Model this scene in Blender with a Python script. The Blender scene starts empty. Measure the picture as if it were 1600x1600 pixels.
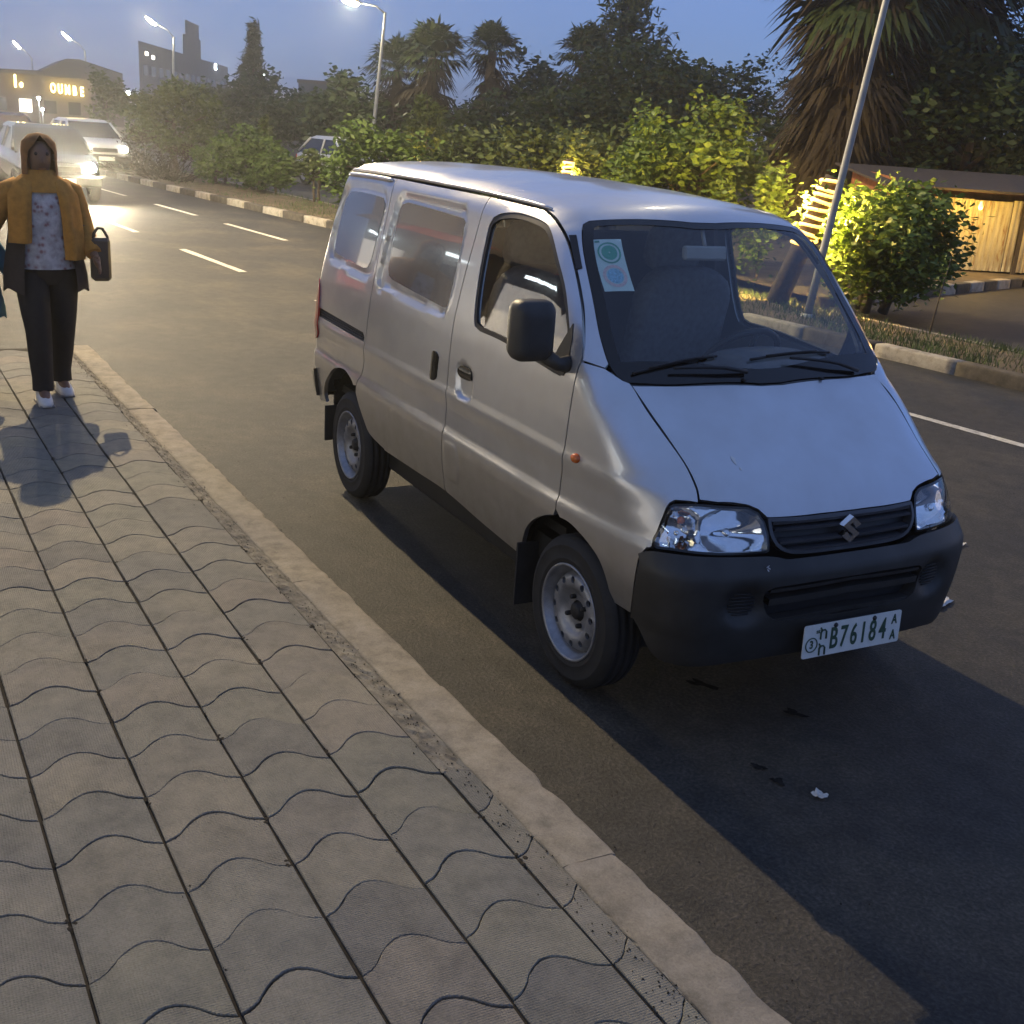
import bpy, bmesh, math, random
import numpy as np
from mathutils import Vector, Matrix
from mathutils.geometry import delaunay_2d_cdt
rnd = random.Random(7)
nrg = np.random.default_rng(11)
R = math.radians
scene = bpy.context.scene
COL = scene.collection
# ------------------------------------------------------------------ camera
cam_d = bpy.data.cameras.new('camera'); cam = bpy.data.objects.new('camera', cam_d); COL.objects.link(cam)
YAW, PIT, ROL = 2.636462836, 0.323042742, 0.070728375
CAM = Vector((3.2794, -2.7904, 1.9600))
fw = Vector((math.cos(PIT)*math.cos(YAW), math.cos(PIT)*math.sin(YAW), -math.sin(PIT)))
rt = Vector((math.sin(YAW), -math.cos(YAW), 0)); up = rt.cross(fw)
rt2 = math.cos(ROL)*rt+math.sin(ROL)*up; up2 = -math.sin(ROL)*rt+math.cos(ROL)*up
M = Matrix((rt2, up2, -fw)).transposed().to_4x4(); M.translation = CAM
cam.matrix_world = M
cam_d.sensor_width = 36; cam_d.lens = 1779.54/1600*36
cam_d.clip_start = .05; cam_d.clip_end = 3000
scene.camera = cam
# ------------------------------------------------------------------ dusk sky, weak sun, exposure
SUN_EL, SUN_AZ = R(-1.0), R(-61+70)
world = bpy.data.worlds.new('World'); scene.world = world; world.use_nodes = True
wn = world.node_tree.nodes; wl = world.node_tree.links
bg = wn['Background']
sky = wn.new('ShaderNodeTexSky'); sky.sky_type = 'NISHITA'; sky.sun_disc = False
sky.sun_elevation = SUN_EL; sky.sun_rotation = SUN_AZ
sky.altitude = 2300; sky.air_density = 1.0; sky.dust_density = .2; sky.ozone_density = 5.0
veil = wn.new('ShaderNodeMix'); veil.data_type = 'RGBA'; veil.blend_type = 'MIX'; veil.inputs[0].default_value = .65   # thin even high cloud over the clear sky
veil.inputs[7].default_value = (.240, .355, .640, 1)
wl.new(sky.outputs[0], veil.inputs[6]); wl.new(veil.outputs[2], bg.inputs[0]); bg.inputs[1].default_value = .15
sun_d = bpy.data.lights.new('sun', 'SUN'); sun_d.energy = .008; sun_d.angle = R(12); sun_d.color = (1, .86, .75)
sun = bpy.data.objects.new('sun', sun_d); COL.objects.link(sun)
sd = Vector((math.sin(SUN_AZ)*math.cos(R(6)), math.cos(SUN_AZ)*math.cos(R(6)), math.sin(R(6))))
sun.rotation_euler = sd.to_track_quat('Z', 'Y').to_euler()
scene.view_settings.view_transform = 'Standard'; scene.view_settings.look = 'None'
scene.view_settings.exposure = 2.94; scene.view_settings.gamma = 1.0; scene.view_settings.use_curve_mapping = False
scene.render.engine = 'CYCLES'
cy = scene.cycles
cy.use_denoising = True
cy.max_bounces = 6; cy.diffuse_bounces = 2; cy.glossy_bounces = 4; cy.transmission_bounces = 6; cy.transparent_max_bounces = 12
cy.sample_clamp_indirect = 4.0; cy.caustics_reflective = False; cy.caustics_refractive = False

# ------------------------------------------------------------------ materials
def new_mat(name):
    m = bpy.data.materials.new(name); m.use_nodes = True
    return m, m.node_tree.nodes, m.node_tree.links, m.node_tree.nodes['Principled BSDF']
def setp(b, **k):
    names = dict(color='Base Color', rough='Roughness', metal='Metallic', coat='Coat Weight', coat_rough='Coat Roughness', spec='Specular IOR Level', trans='Transmission Weight', emit='Emission Color', estr='Emission Strength', alpha='Alpha', ior='IOR', sub='Subsurface Weight')
    for n, v in k.items():
        if n in ('color', 'emit') and len(v) == 3: v = (*v, 1)
        b.inputs[names[n]].default_value = v
def noise(n, l, scale, detail=4, rough=.6, coord='Object', vec=None):
    t = n.new('ShaderNodeTexNoise'); t.inputs['Scale'].default_value = scale; t.inputs['Detail'].default_value = detail; t.inputs['Roughness'].default_value = rough
    if vec is None:
        tc = n.new('ShaderNodeTexCoord'); vec = tc.outputs[coord]
    l.new(vec, t.inputs['Vector'])
    return t
def ramp(n, l, src, stops):
    r = n.new('ShaderNodeValToRGB'); e = r.color_ramp.elements
    while len(e) > 1: e.remove(e[-1])
    for i, (p, cc) in enumerate(stops):
        x = e[0] if i == 0 else e.new(p)
        x.position = p; x.color = (*cc, 1) if len(cc) == 3 else cc
    l.new(src, r.inputs[0]); return r
def mixc(n, l, fac, a, b, mode='MIX'):
    m = n.new('ShaderNodeMix'); m.data_type = 'RGBA'; m.blend_type = mode
    for s, v in ((0, fac), (6, a), (7, b)):
        if hasattr(v, 'is_linked') or hasattr(v, 'links'): l.new(v, m.inputs[s])
        else: m.inputs[s].default_value = v if s == 0 else ((*v, 1) if len(v) == 3 else v)
    return m.outputs[2]
def bump(n, l, b, h, strength=.3, dist=.01):
    u = n.new('ShaderNodeBump'); u.inputs['Strength'].default_value = strength; u.inputs['Distance'].default_value = dist
    l.new(h, u.inputs['Height']); l.new(u.outputs[0], b.inputs['Normal']); return u
def plain(name, color, rough=.6, metal=0, coat=0, vary=.12, scale=6, bmp=0, spec=.5, coord='Object'):
    """a surface colour with slow natural variation"""
    m, n, l, b = new_mat(name)
    setp(b, color=color, rough=rough, metal=metal, coat=coat, spec=spec)
    if vary:
        t = noise(n, l, scale, 5, .6, coord)
        r = ramp(n, l, t.outputs[0], [(.3, tuple(max(0, q*(1-vary)) for q in color)), (.7, tuple(min(1, q*(1+vary)) for q in color))])
        l.new(r.outputs[0], b.inputs['Base Color'])
        if bmp: bump(n, l, b, t.outputs[0], bmp, .01)
    return m
def emis(name, color, strength, base=(.8, .8, .8)):
    m, n, l, b = new_mat(name); setp(b, color=base, emit=color, estr=strength, rough=.4); return m
MAT = {}
def mat(k): return MAT[k]
# car paint: silver metallic with clear coat and a film of road dust
m, n, l, b = new_mat('silver_paint')
setp(b, color=(.55, .57, .61), rough=.28, metal=.80, coat=.7, coat_rough=.06)
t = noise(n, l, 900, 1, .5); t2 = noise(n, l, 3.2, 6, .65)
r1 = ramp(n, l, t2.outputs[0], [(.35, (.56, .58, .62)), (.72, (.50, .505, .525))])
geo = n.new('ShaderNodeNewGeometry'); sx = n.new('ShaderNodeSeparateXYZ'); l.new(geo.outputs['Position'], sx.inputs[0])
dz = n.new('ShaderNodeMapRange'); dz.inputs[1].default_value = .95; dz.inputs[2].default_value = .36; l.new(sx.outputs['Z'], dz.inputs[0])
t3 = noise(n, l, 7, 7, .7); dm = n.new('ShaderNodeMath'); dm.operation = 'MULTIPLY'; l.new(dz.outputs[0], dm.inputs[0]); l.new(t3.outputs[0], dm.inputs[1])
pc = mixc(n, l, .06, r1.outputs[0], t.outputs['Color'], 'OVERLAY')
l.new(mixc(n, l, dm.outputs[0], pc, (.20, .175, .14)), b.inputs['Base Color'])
r2 = ramp(n, l, t2.outputs[0], [(.35, (.30,)*3), (.75, (.44,)*3)]); l.new(r2.outputs[0], b.inputs['Roughness'])
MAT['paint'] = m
MAT['film_glass'] = plain('dark_filmed_glass', (.20, .205, .215), .17, metal=.55, coat=1, vary=.08, scale=3)
MAT['bumper'] = plain('black_bumper_plastic', (.028, .027, .026), .5, vary=.3, scale=9, bmp=.05)
MAT['trim'] = plain('black_trim', (.012, .012, .014), .5, vary=.2, scale=20)
MAT['grille'] = plain('grille_plastic', (.050, .052, .060), .32, vary=.2, scale=12)
MAT['gloss_black'] = plain('gloss_black_plastic', (.008, .008, .009), .12, vary=0)
MAT['rubber'] = plain('tyre_rubber', (.016, .016, .017), .78, vary=.35, scale=14, bmp=.15)
MAT['steel'] = plain('steel_rim_paint', (.27, .28, .31), .42, metal=.55, vary=.25, scale=18)
MAT['dark_metal'] = plain('dark_underbody', (.012, .012, .013), .7, vary=.3, scale=8)
MAT['chrome'] = plain('chrome', (.85, .86, .88), .09, metal=1, vary=.06, scale=30)
MAT['satin_chrome'] = plain('emblem_chrome', (.72, .73, .75), .22, metal=1, vary=.05)
MAT['amber'] = plain('amber_lens', (.62, .13, .012), .18, coat=.6, vary=.2, scale=60)
MAT['red_lens'] = plain('red_lens', (.38, .012, .012), .15, coat=.6, vary=.15, scale=40)
MAT['seat'] = plain('seat_fabric', (.15, .152, .165), .9, vary=.2, scale=40, bmp=.1)
MAT['dash'] = plain('dashboard_plastic', (.11, .11, .118), .65, vary=.15, scale=25)
MAT['beige_trim'] = plain('pale_door_card', (.34, .33, .31), .8, vary=.1)
def glass_mat(name, tint, refl=.09, rough=.015):
    m, n, l, b = new_mat(name); n.remove(b)
    out = n['Material Output']
    tr = n.new('ShaderNodeBsdfTransparent'); tr.inputs[0].default_value = (*tint, 1)
    gl = n.new('ShaderNodeBsdfGlossy'); gl.inputs[0].default_value = (.95, .96, 1, 1); gl.inputs['Roughness'].default_value = rough
    fr = n.new('ShaderNodeFresnel'); fr.inputs[0].default_value = 1.5
    geo = n.new('ShaderNodeNewGeometry'); io = n.new('ShaderNodeMapRange'); io.inputs[3].default_value = 1.5; io.inputs[4].default_value = 1/1.5   # a thin pane reflects alike from both sides
    l.new(geo.outputs['Backfacing'], io.inputs[0]); l.new(io.outputs[0], fr.inputs[0])
    ad = n.new('ShaderNodeMath'); ad.operation = 'ADD'; ad.inputs[1].default_value = refl-.04; ad.use_clamp = True
    l.new(fr.outputs[0], ad.inputs[0])
    mx = n.new('ShaderNodeMixShader'); l.new(ad.outputs[0], mx.inputs[0]); l.new(tr.outputs[0], mx.inputs[1]); l.new(gl.outputs[0], mx.inputs[2])
    l.new(mx.outputs[0], out.inputs[0]); return m
MAT['windscreen'] = glass_mat('windscreen_glass', (.86, .90, .89), .06)
MAT['side_glass'] = glass_mat('side_window_glass', (.72, .76, .75), .09)
MAT['lens'] = glass_mat('clear_lamp_lens', (.93, .95, .96), .08)
# ------------------------------------------------------------------ mesh building
class MB:
    def __init__(s): s.v = []; s.f = []; s.sm = []
    def add(s, V, F, smooth=False):
        o = len(s.v); s.v += [tuple(p) for p in V]; s.f += [tuple(i+o for i in q) for q in F]; s.sm += [smooth]*len(F); return s
    def box(s, c, d, rot=None, bev=0):
        x, y, z = d[0]/2, d[1]/2, d[2]/2
        if bev <= 0:
            V = [(-x,-y,-z),(x,-y,-z),(x,y,-z),(-x,y,-z),(-x,-y,z),(x,-y,z),(x,y,z),(-x,y,z)]
            F = [(0,3,2,1),(4,5,6,7),(0,1,5,4),(1,2,6,5),(2,3,7,6),(3,0,4,7)]
        else:
            e = min(bev, x*.49, y*.49, z*.49); V = []; F = []
            rings = [(-z, e), (-z+e, 0), (z-e, 0), (z, e)]
            for zz, i in rings:
                a, bb = x-i, y-i
                q = e
                V += [(-a+q if i == 0 else -a, -bb, zz), (a-q if i == 0 else a, -bb, zz), (a, -bb+q if i == 0 else -bb, zz), (a, bb-q if i == 0 else bb, zz), (a-q if i == 0 else a, bb, zz), (-a+q if i == 0 else -a, bb, zz), (-a, bb-q if i == 0 else bb, zz), (-a, -bb+q if i == 0 else -bb, zz)]
            for k in range(3):
                for j in range(8): F.append((k*8+j, k*8+(j+1) % 8, k*8+8+(j+1) % 8, k*8+8+j))
            F.append(tuple(range(7, -1, -1))); F.append(tuple(range(24, 32)))
        V = [Vector(p) for p in V]
        if rot is not None: V = [rot @ p for p in V]
        return s.add([p+Vector(c) for p in V], F)
    def tube(s, pts, rad, n=8, closed=False, smooth=True, caps=True):
        pts = [Vector(p) for p in pts]; N = len(pts)
        rad = rad if hasattr(rad, '__len__') else [rad]*N
        V = []; F = []; prev = None
        for i, p in enumerate(pts):
            if closed: t = pts[(i+1) % N]-pts[i-1]
            else: t = pts[min(i+1, N-1)]-pts[max(i-1, 0)]
            t = t.normalized() if t.length > 1e-9 else Vector((0, 0, 1))
            if prev is None:
                a = Vector((0, 0, 1)) if abs(t.z) < .9 else Vector((1, 0, 0)); u = t.cross(a).normalized()
            else:
                u = prev-t*prev.dot(t); u = u.normalized() if u.length > 1e-6 else t.orthogonal().normalized()
            prev = u; w = t.cross(u)
            for k in range(n):
                an = 2*math.pi*k/n; V.append(p+(u*math.cos(an)+w*math.sin(an))*rad[i])
        for i in range(N if closed else N-1):
            for k in range(n):
                a, bb = i*n, ((i+1) % N)*n
                F.append((a+k, a+(k+1) % n, bb+(k+1) % n, bb+k))
        s.add(V, F, smooth)
        if caps and not closed:
            o = len(s.v)-len(V); s.f.append(tuple(o+k for k in range(n-1, -1, -1))); s.f.append(tuple(o+(N-1)*n+k for k in range(n))); s.sm += [False, False]
        return s
    def lathe(s, prof, c=(0, 0, 0), axis='Z', n=32, smooth=True, closed=False):
        V = []; F = []
        for r_, h in prof:
            for k in range(n):
                a = 2*math.pi*k/n; x, y = r_*math.cos(a), r_*math.sin(a)
                V.append({'Z': (x, y, h), 'Y': (x, h, y), 'X': (h, x, y)}[axis])
        m_ = len(prof)
        for i in range(m_ if closed else m_-1):
            j = (i+1) % m_
            for k in range(n):
                q = (i*n+k, i*n+(k+1) % n, j*n+(k+1) % n, j*n+k)
                F.append(q if axis != 'Y' else q[::-1])
        return s.add([Vector(p)+Vector(c) for p in V], F, smooth)
    def quad(s, a, b, c, d): return s.add([a, b, c, d], [(0, 1, 2, 3)])
    def build(s, name, material=None, parent=None, world=True):
        me = bpy.data.meshes.new(name); me.from_pydata([tuple(p) for p in s.v], [], s.f)
        me.polygons.foreach_set('use_smooth', s.sm); me.update()
        return obj(name, me, material, parent)
def obj(name, me, material=None, parent=None):
    o = bpy.data.objects.new(name, me); COL.objects.link(o)
    if material is not None and me is not None and len(me.materials) == 0: me.materials.append(MAT[material] if isinstance(material, str) else material)
    if parent is not None: attach(o, parent)
    return o
def world_loc(o):
    p = Vector((0, 0, 0)); q = o
    m = Matrix.Identity(4)
    while q is not None: m = (q.matrix_parent_inverse @ q.matrix_basis if q.parent else q.matrix_basis) @ m; q = q.parent
    return m
def attach(o, parent):
    o.parent = parent; o.matrix_parent_inverse = world_loc(parent).inverted()
def thing(name, label, cat, loc=(0, 0, 0), rotz=0, group=None):
    o = bpy.data.objects.new(name, None); COL.objects.link(o); o.empty_display_size = .2
    o.location = loc; o.rotation_euler = (0, 0, rotz); o['label'] = label; o['category'] = cat
    if group: o['group'] = group
    return o
def tag(o, label, cat, group=None):
    o['label'] = label; o['category'] = cat
    if group: o['group'] = group
    return o
def struct(o): o['kind'] = 'structure'; return o
def np_mesh(name, V, F, smooth=False):
    """V (n,3), F (m,k) arrays -> mesh, fast"""
    V = np.asarray(V, np.float32); F = np.asarray(F, np.int32); m_, k = F.shape
    me = bpy.data.meshes.new(name)
    me.vertices.add(len(V)); me.vertices.foreach_set('co', V.ravel())
    me.loops.add(m_*k); me.loops.foreach_set('vertex_index', F.ravel())
    me.polygons.add(m_); me.polygons.foreach_set('loop_start', np.arange(0, m_*k, k, dtype=np.int32))
    if smooth: me.polygons.foreach_set('use_smooth', np.ones(m_, bool))
    me.update(calc_edges=True); me.validate(); return me
def inside(poly, pts):
    poly = np.asarray(poly); pts = np.asarray(pts); x, y = pts[:, 0], pts[:, 1]; r_ = np.zeros(len(pts), bool)
    px, py = poly[:, 0], poly[:, 1]; j = len(poly)-1
    for i in range(len(poly)):
        with np.errstate(divide='ignore', invalid='ignore'):
            cnd = ((py[i] > y) != (py[j] > y)) & (x < (px[j]-px[i])*(y-py[i])/(py[j]-py[i]+1e-30)+px[i])
        r_ ^= cnd; j = i
    return r_
def dist_loop(loop, pts):
    loop = np.asarray(loop); pts = np.asarray(pts); d = np.full(len(pts), 1e9)
    for i in range(len(loop)):
        a = loop[i-1]; ab = loop[i]-a; t = np.clip(((pts-a)@ab)/max(ab@ab, 1e-12), 0, 1)
        d = np.minimum(d, np.linalg.norm(pts-(a+t[:, None]*ab), axis=1))
    return d
def cr(pts, step=.02):
    """Catmull-Rom through open polyline"""
    p = np.asarray(pts, float)
    if len(p) < 3: 
        n_ = max(2, int(np.linalg.norm(p[-1]-p[0])/step)+1); return np.linspace(p[0], p[-1], n_)
    q = np.vstack([2*p[0]-p[1], p, 2*p[-1]-p[-2]]); out = []
    for i in range(1, len(q)-2):
        n_ = max(1, int(np.linalg.norm(q[i+1]-q[i])/step))
        for t in np.arange(n_)/n_:
            a, b_, c_, d_ = q[i-1], q[i], q[i+1], q[i+2]
            out.append(.5*((2*b_)+(-a+c_)*t+(2*a-5*b_+4*c_-d_)*t*t+(-a+3*b_-3*c_+d_)*t**3))
    out.append(p[-1]); return np.array(out)
def cr_closed(pts, step=.02):
    p = np.asarray(pts, float); N = len(p); out = []
    for i in range(N):
        a, b_, c_, d_ = p[i-1], p[i], p[(i+1) % N], p[(i+2) % N]
        n_ = max(1, int(np.linalg.norm(c_-b_)/step))
        for t in np.arange(n_)/n_:
            out.append(.5*((2*b_)+(-a+c_)*t+(2*a-5*b_+4*c_-d_)*t*t+(-a+3*b_-3*c_+d_)*t**3))
    return np.array(out)
def area(p): p = np.asarray(p); x, y = p[:, 0], p[:, 1]; return .5*np.sum(x*np.roll(y, -1)-np.roll(x, -1)*y)
def inset(p, d):
    p = np.asarray(p, float); s_ = 1 if area(p) > 0 else -1
    a = np.roll(p, 1, 0); b_ = np.roll(p, -1, 0); t1 = p-a; t2 = b_-p
    t1 /= np.linalg.norm(t1, axis=1)[:, None]+1e-9; t2 /= np.linalg.norm(t2, axis=1)[:, None]+1e-9
    n1 = np.stack([-t1[:, 1], t1[:, 0]], 1); n2 = np.stack([-t2[:, 1], t2[:, 0]], 1)
    n_ = n1+n2; n_ /= np.linalg.norm(n_, axis=1)[:, None]+1e-9
    cs = np.clip((n_*n1).sum(1), .5, 1)
    return p+s_*n_*(d/cs)[:, None]
def dedupe(p, eps=.0015):
    o = [p[0]]
    for q in p[1:]:
        if np.linalg.norm(q-o[-1]) > eps: o.append(q)
    if np.linalg.norm(o[0]-o[-1]) < eps: o.pop()
    return np.array(o)
def cdt_fill(outer, holes=(), loops=(), res=.03):
    """triangulate a region with holes and inner constraint loops -> points, tris, list of boundary loop index lists"""
    outer = np.asarray(outer); pts = [outer]; edges = []; o = 0; bl = []
    for L, isb in [(outer, True)]+[(np.asarray(h), True) for h in holes]+[(np.asarray(q), False) for q in loops]:
        n_ = len(L); idx = list(range(o, o+n_)); edges += [(idx[i], idx[(i+1) % n_]) for i in range(n_)]
        if isb: bl.append(idx)
        if o: pts.append(L)
        o += n_
    lo, hi = outer.min(0), outer.max(0)
    gx, gy = np.meshgrid(np.arange(lo[0], hi[0], res), np.arange(lo[1], hi[1], res*.87), indexing='ij')
    gx = gx+(np.arange(gx.shape[1]) % 2)[None]*res*.5
    g = np.stack([gx.ravel(), gy.ravel()], 1)
    k = inside(outer, g) & (dist_loop(outer, g) > res*.45)
    g = g[k]
    for L in list(holes):
        if len(g): g = g[~inside(L, g) & (dist_loop(L, g) > res*.45)]
    for L in list(loops):
        if len(g): g = g[dist_loop(L, g) > res*.35]
    P = np.vstack(pts+[g]) if len(g) else np.vstack(pts)
    r_ = delaunay_2d_cdt([Vector(q) for q in P], edges, [], 0, 1e-7, True)
    V = np.array([tuple(q) for q in r_[0]]); T = np.array([t for t in r_[2] if len(t) == 3])
    cen = V[T].mean(1); keep = inside(outer, cen)
    for h in holes: keep &= ~inside(h, cen)
    T = T[keep]
    a = V[T]; ar = (a[:, 1, 0]-a[:, 0, 0])*(a[:, 2, 1]-a[:, 0, 1])-(a[:, 2, 0]-a[:, 0, 0])*(a[:, 1, 1]-a[:, 0, 1])
    T = np.where(ar[:, None] < 0, T[:, ::-1], T)
    mp = {}
    for i, orig in enumerate(r_[3]):
        for q in orig: mp[q] = i
    bl = [[mp[i] for i in L if i in mp] for L in bl]
    return V, T, bl
def text_mesh(name, s, size, mat_, parent, M4, ext=.001, sx=1.0, align='CENTER', bold=0):
    cu = bpy.data.curves.new(name, 'FONT'); cu.body = s; cu.size = size; cu.extrude = ext; cu.align_x = align; cu.align_y = 'CENTER'; cu.offset = bold
    cu.resolution_u = 4
    t = bpy.data.objects.new(name, cu); COL.objects.link(t)
    dg = bpy.context.evaluated_depsgraph_get(); dg.update()
    me = bpy.data.meshes.new_from_object(t.evaluated_get(dg)); me.name = name
    bpy.data.objects.remove(t); bpy.data.curves.remove(cu)
    me.transform(M4 @ Matrix.Diagonal((sx, 1, 1, 1))); me.materials.clear()
    return obj(name, me, mat_, parent)

# ------------------------------------------------------------------ van body shape
def smin(a, b, k):
    h = np.maximum(k-np.abs(a-b), 0)/k
    return np.minimum(a, b)-h*h*k*0.25
def sstep(a, b, x):
    t = np.clip((x-a)/(b-a), 0, 1)
    return t*t*(3-2*t)
WZ = np.array([(.20,.675),(.34,.690),(.42,.706),(.55,.728),(.64,.738),(.688,.740),(.712,.728),(.80,.7275),(.858,.735),(.872,.7352),(.886,.7295),(1.0,.722),(1.12,.711),(1.2,.700),(1.4,.662),(1.6,.617),(1.72,.588),(1.9,.54)])
RX = np.array([(-3.2,1.755),(-2.9,1.765),(-2.4,1.774),(-1.8,1.776),(-1.2,1.766),(-.8,1.748),(-.5,1.718),(-.2,1.67),(0.2,1.58)])
def smooth_interp(tab, x):
    f = lambda q: np.interp(q, tab[:,0], tab[:,1])
    e = .006
    return (f(x-e)+2*f(x)+f(x+e))/4
def body_g(P):
    """positive inside the closed body volume of the van"""
    x, y, z = P[...,0], np.abs(P[...,1]), P[...,2]
    w = smooth_interp(WZ, z)
    fr = np.maximum(x+.2, 0)/.7
    re = np.maximum(-2.3-x, 0)/.7
    gs = w-.060*fr**2-.02*re**2-y
    zr = np.interp(x, RX[:,0], RX[:,1])-.045*(y/.6)**2
    gr = zr-z
    xc = x+.055*(y/.55)**2
    gw = (1.145-1.06*(xc-.12)-z)/1.457
    xh = np.maximum(x-.12, -.6)
    gh = (1.142-.52*xh-.36*xh*np.abs(xh)-.035*(y/.6)**2-z)/1.2
    gt = smin(gr, np.maximum(gw, gh), .10)
    kk = .10+.14*sstep(.0, .38, x)
    g = smin(gs, gt, kk)
    gf = .628-.19*y**2-.10*np.maximum(z-.80, 0)-x
    g = smin(g, gf, .13)
    gb = x+2.985-.21*np.maximum(z-.95, 0)**1.35
    g = smin(g, gb, .09)
    return np.minimum(g, z-.12)
def march(O, D, n=46, hi=4.0):
    lo = np.zeros(O.shape[:-1]); hi = np.full(O.shape[:-1], hi)
    for _ in range(n):
        m = (lo+hi)/2
        ins = body_g(O+D*m[...,None]) > 0
        lo = np.where(ins, m, lo); hi = np.where(ins, hi, m)
    return lo
ZA = .80
def S_side(u, v, off=0.0):
    """u = x, v = angle about the long axis at z=ZA ; right side (y<0)"""
    u = np.asarray(u, float); v = np.asarray(v, float)
    O = np.stack([u, 0*u, 0*u+ZA], -1)
    D = np.stack([0*u, -np.cos(v), np.sin(v)], -1)
    t = march(O, D)+off
    return O+D*t[...,None]
XA = -.45
def front_r(u, v):
    O = np.stack([0*u+XA, 0*u, v], -1)
    D = np.stack([np.cos(u), -np.sin(u), 0*u], -1)
    return O, D, march(O, D)
def S_front(u, v, off=0.0):
    """u = azimuth about the upright axis at x=XA (positive to the right side), v = z"""
    u = np.asarray(u, float); v = np.asarray(v, float)
    O, D, t = front_r(u, v)
    return O+D*(t+off)[...,None]
BZ = np.array([(.22,-.055),(.27,-.03),(.31,.012),(.36,.026),(.45,.036),(.60,.042),(.635,.040),(.655,.030),(.675,.022),(.70,.014),(.74,.005)])
def S_bump(u, v, off=0.0):
    u = np.asarray(u, float); v = np.asarray(v, float)
    O, D, t = front_r(u, np.maximum(v, .40))
    O = O.copy(); O[...,2] = v
    t = t+smooth_interp(BZ, v)+off
    return O+D*t[...,None]

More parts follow.
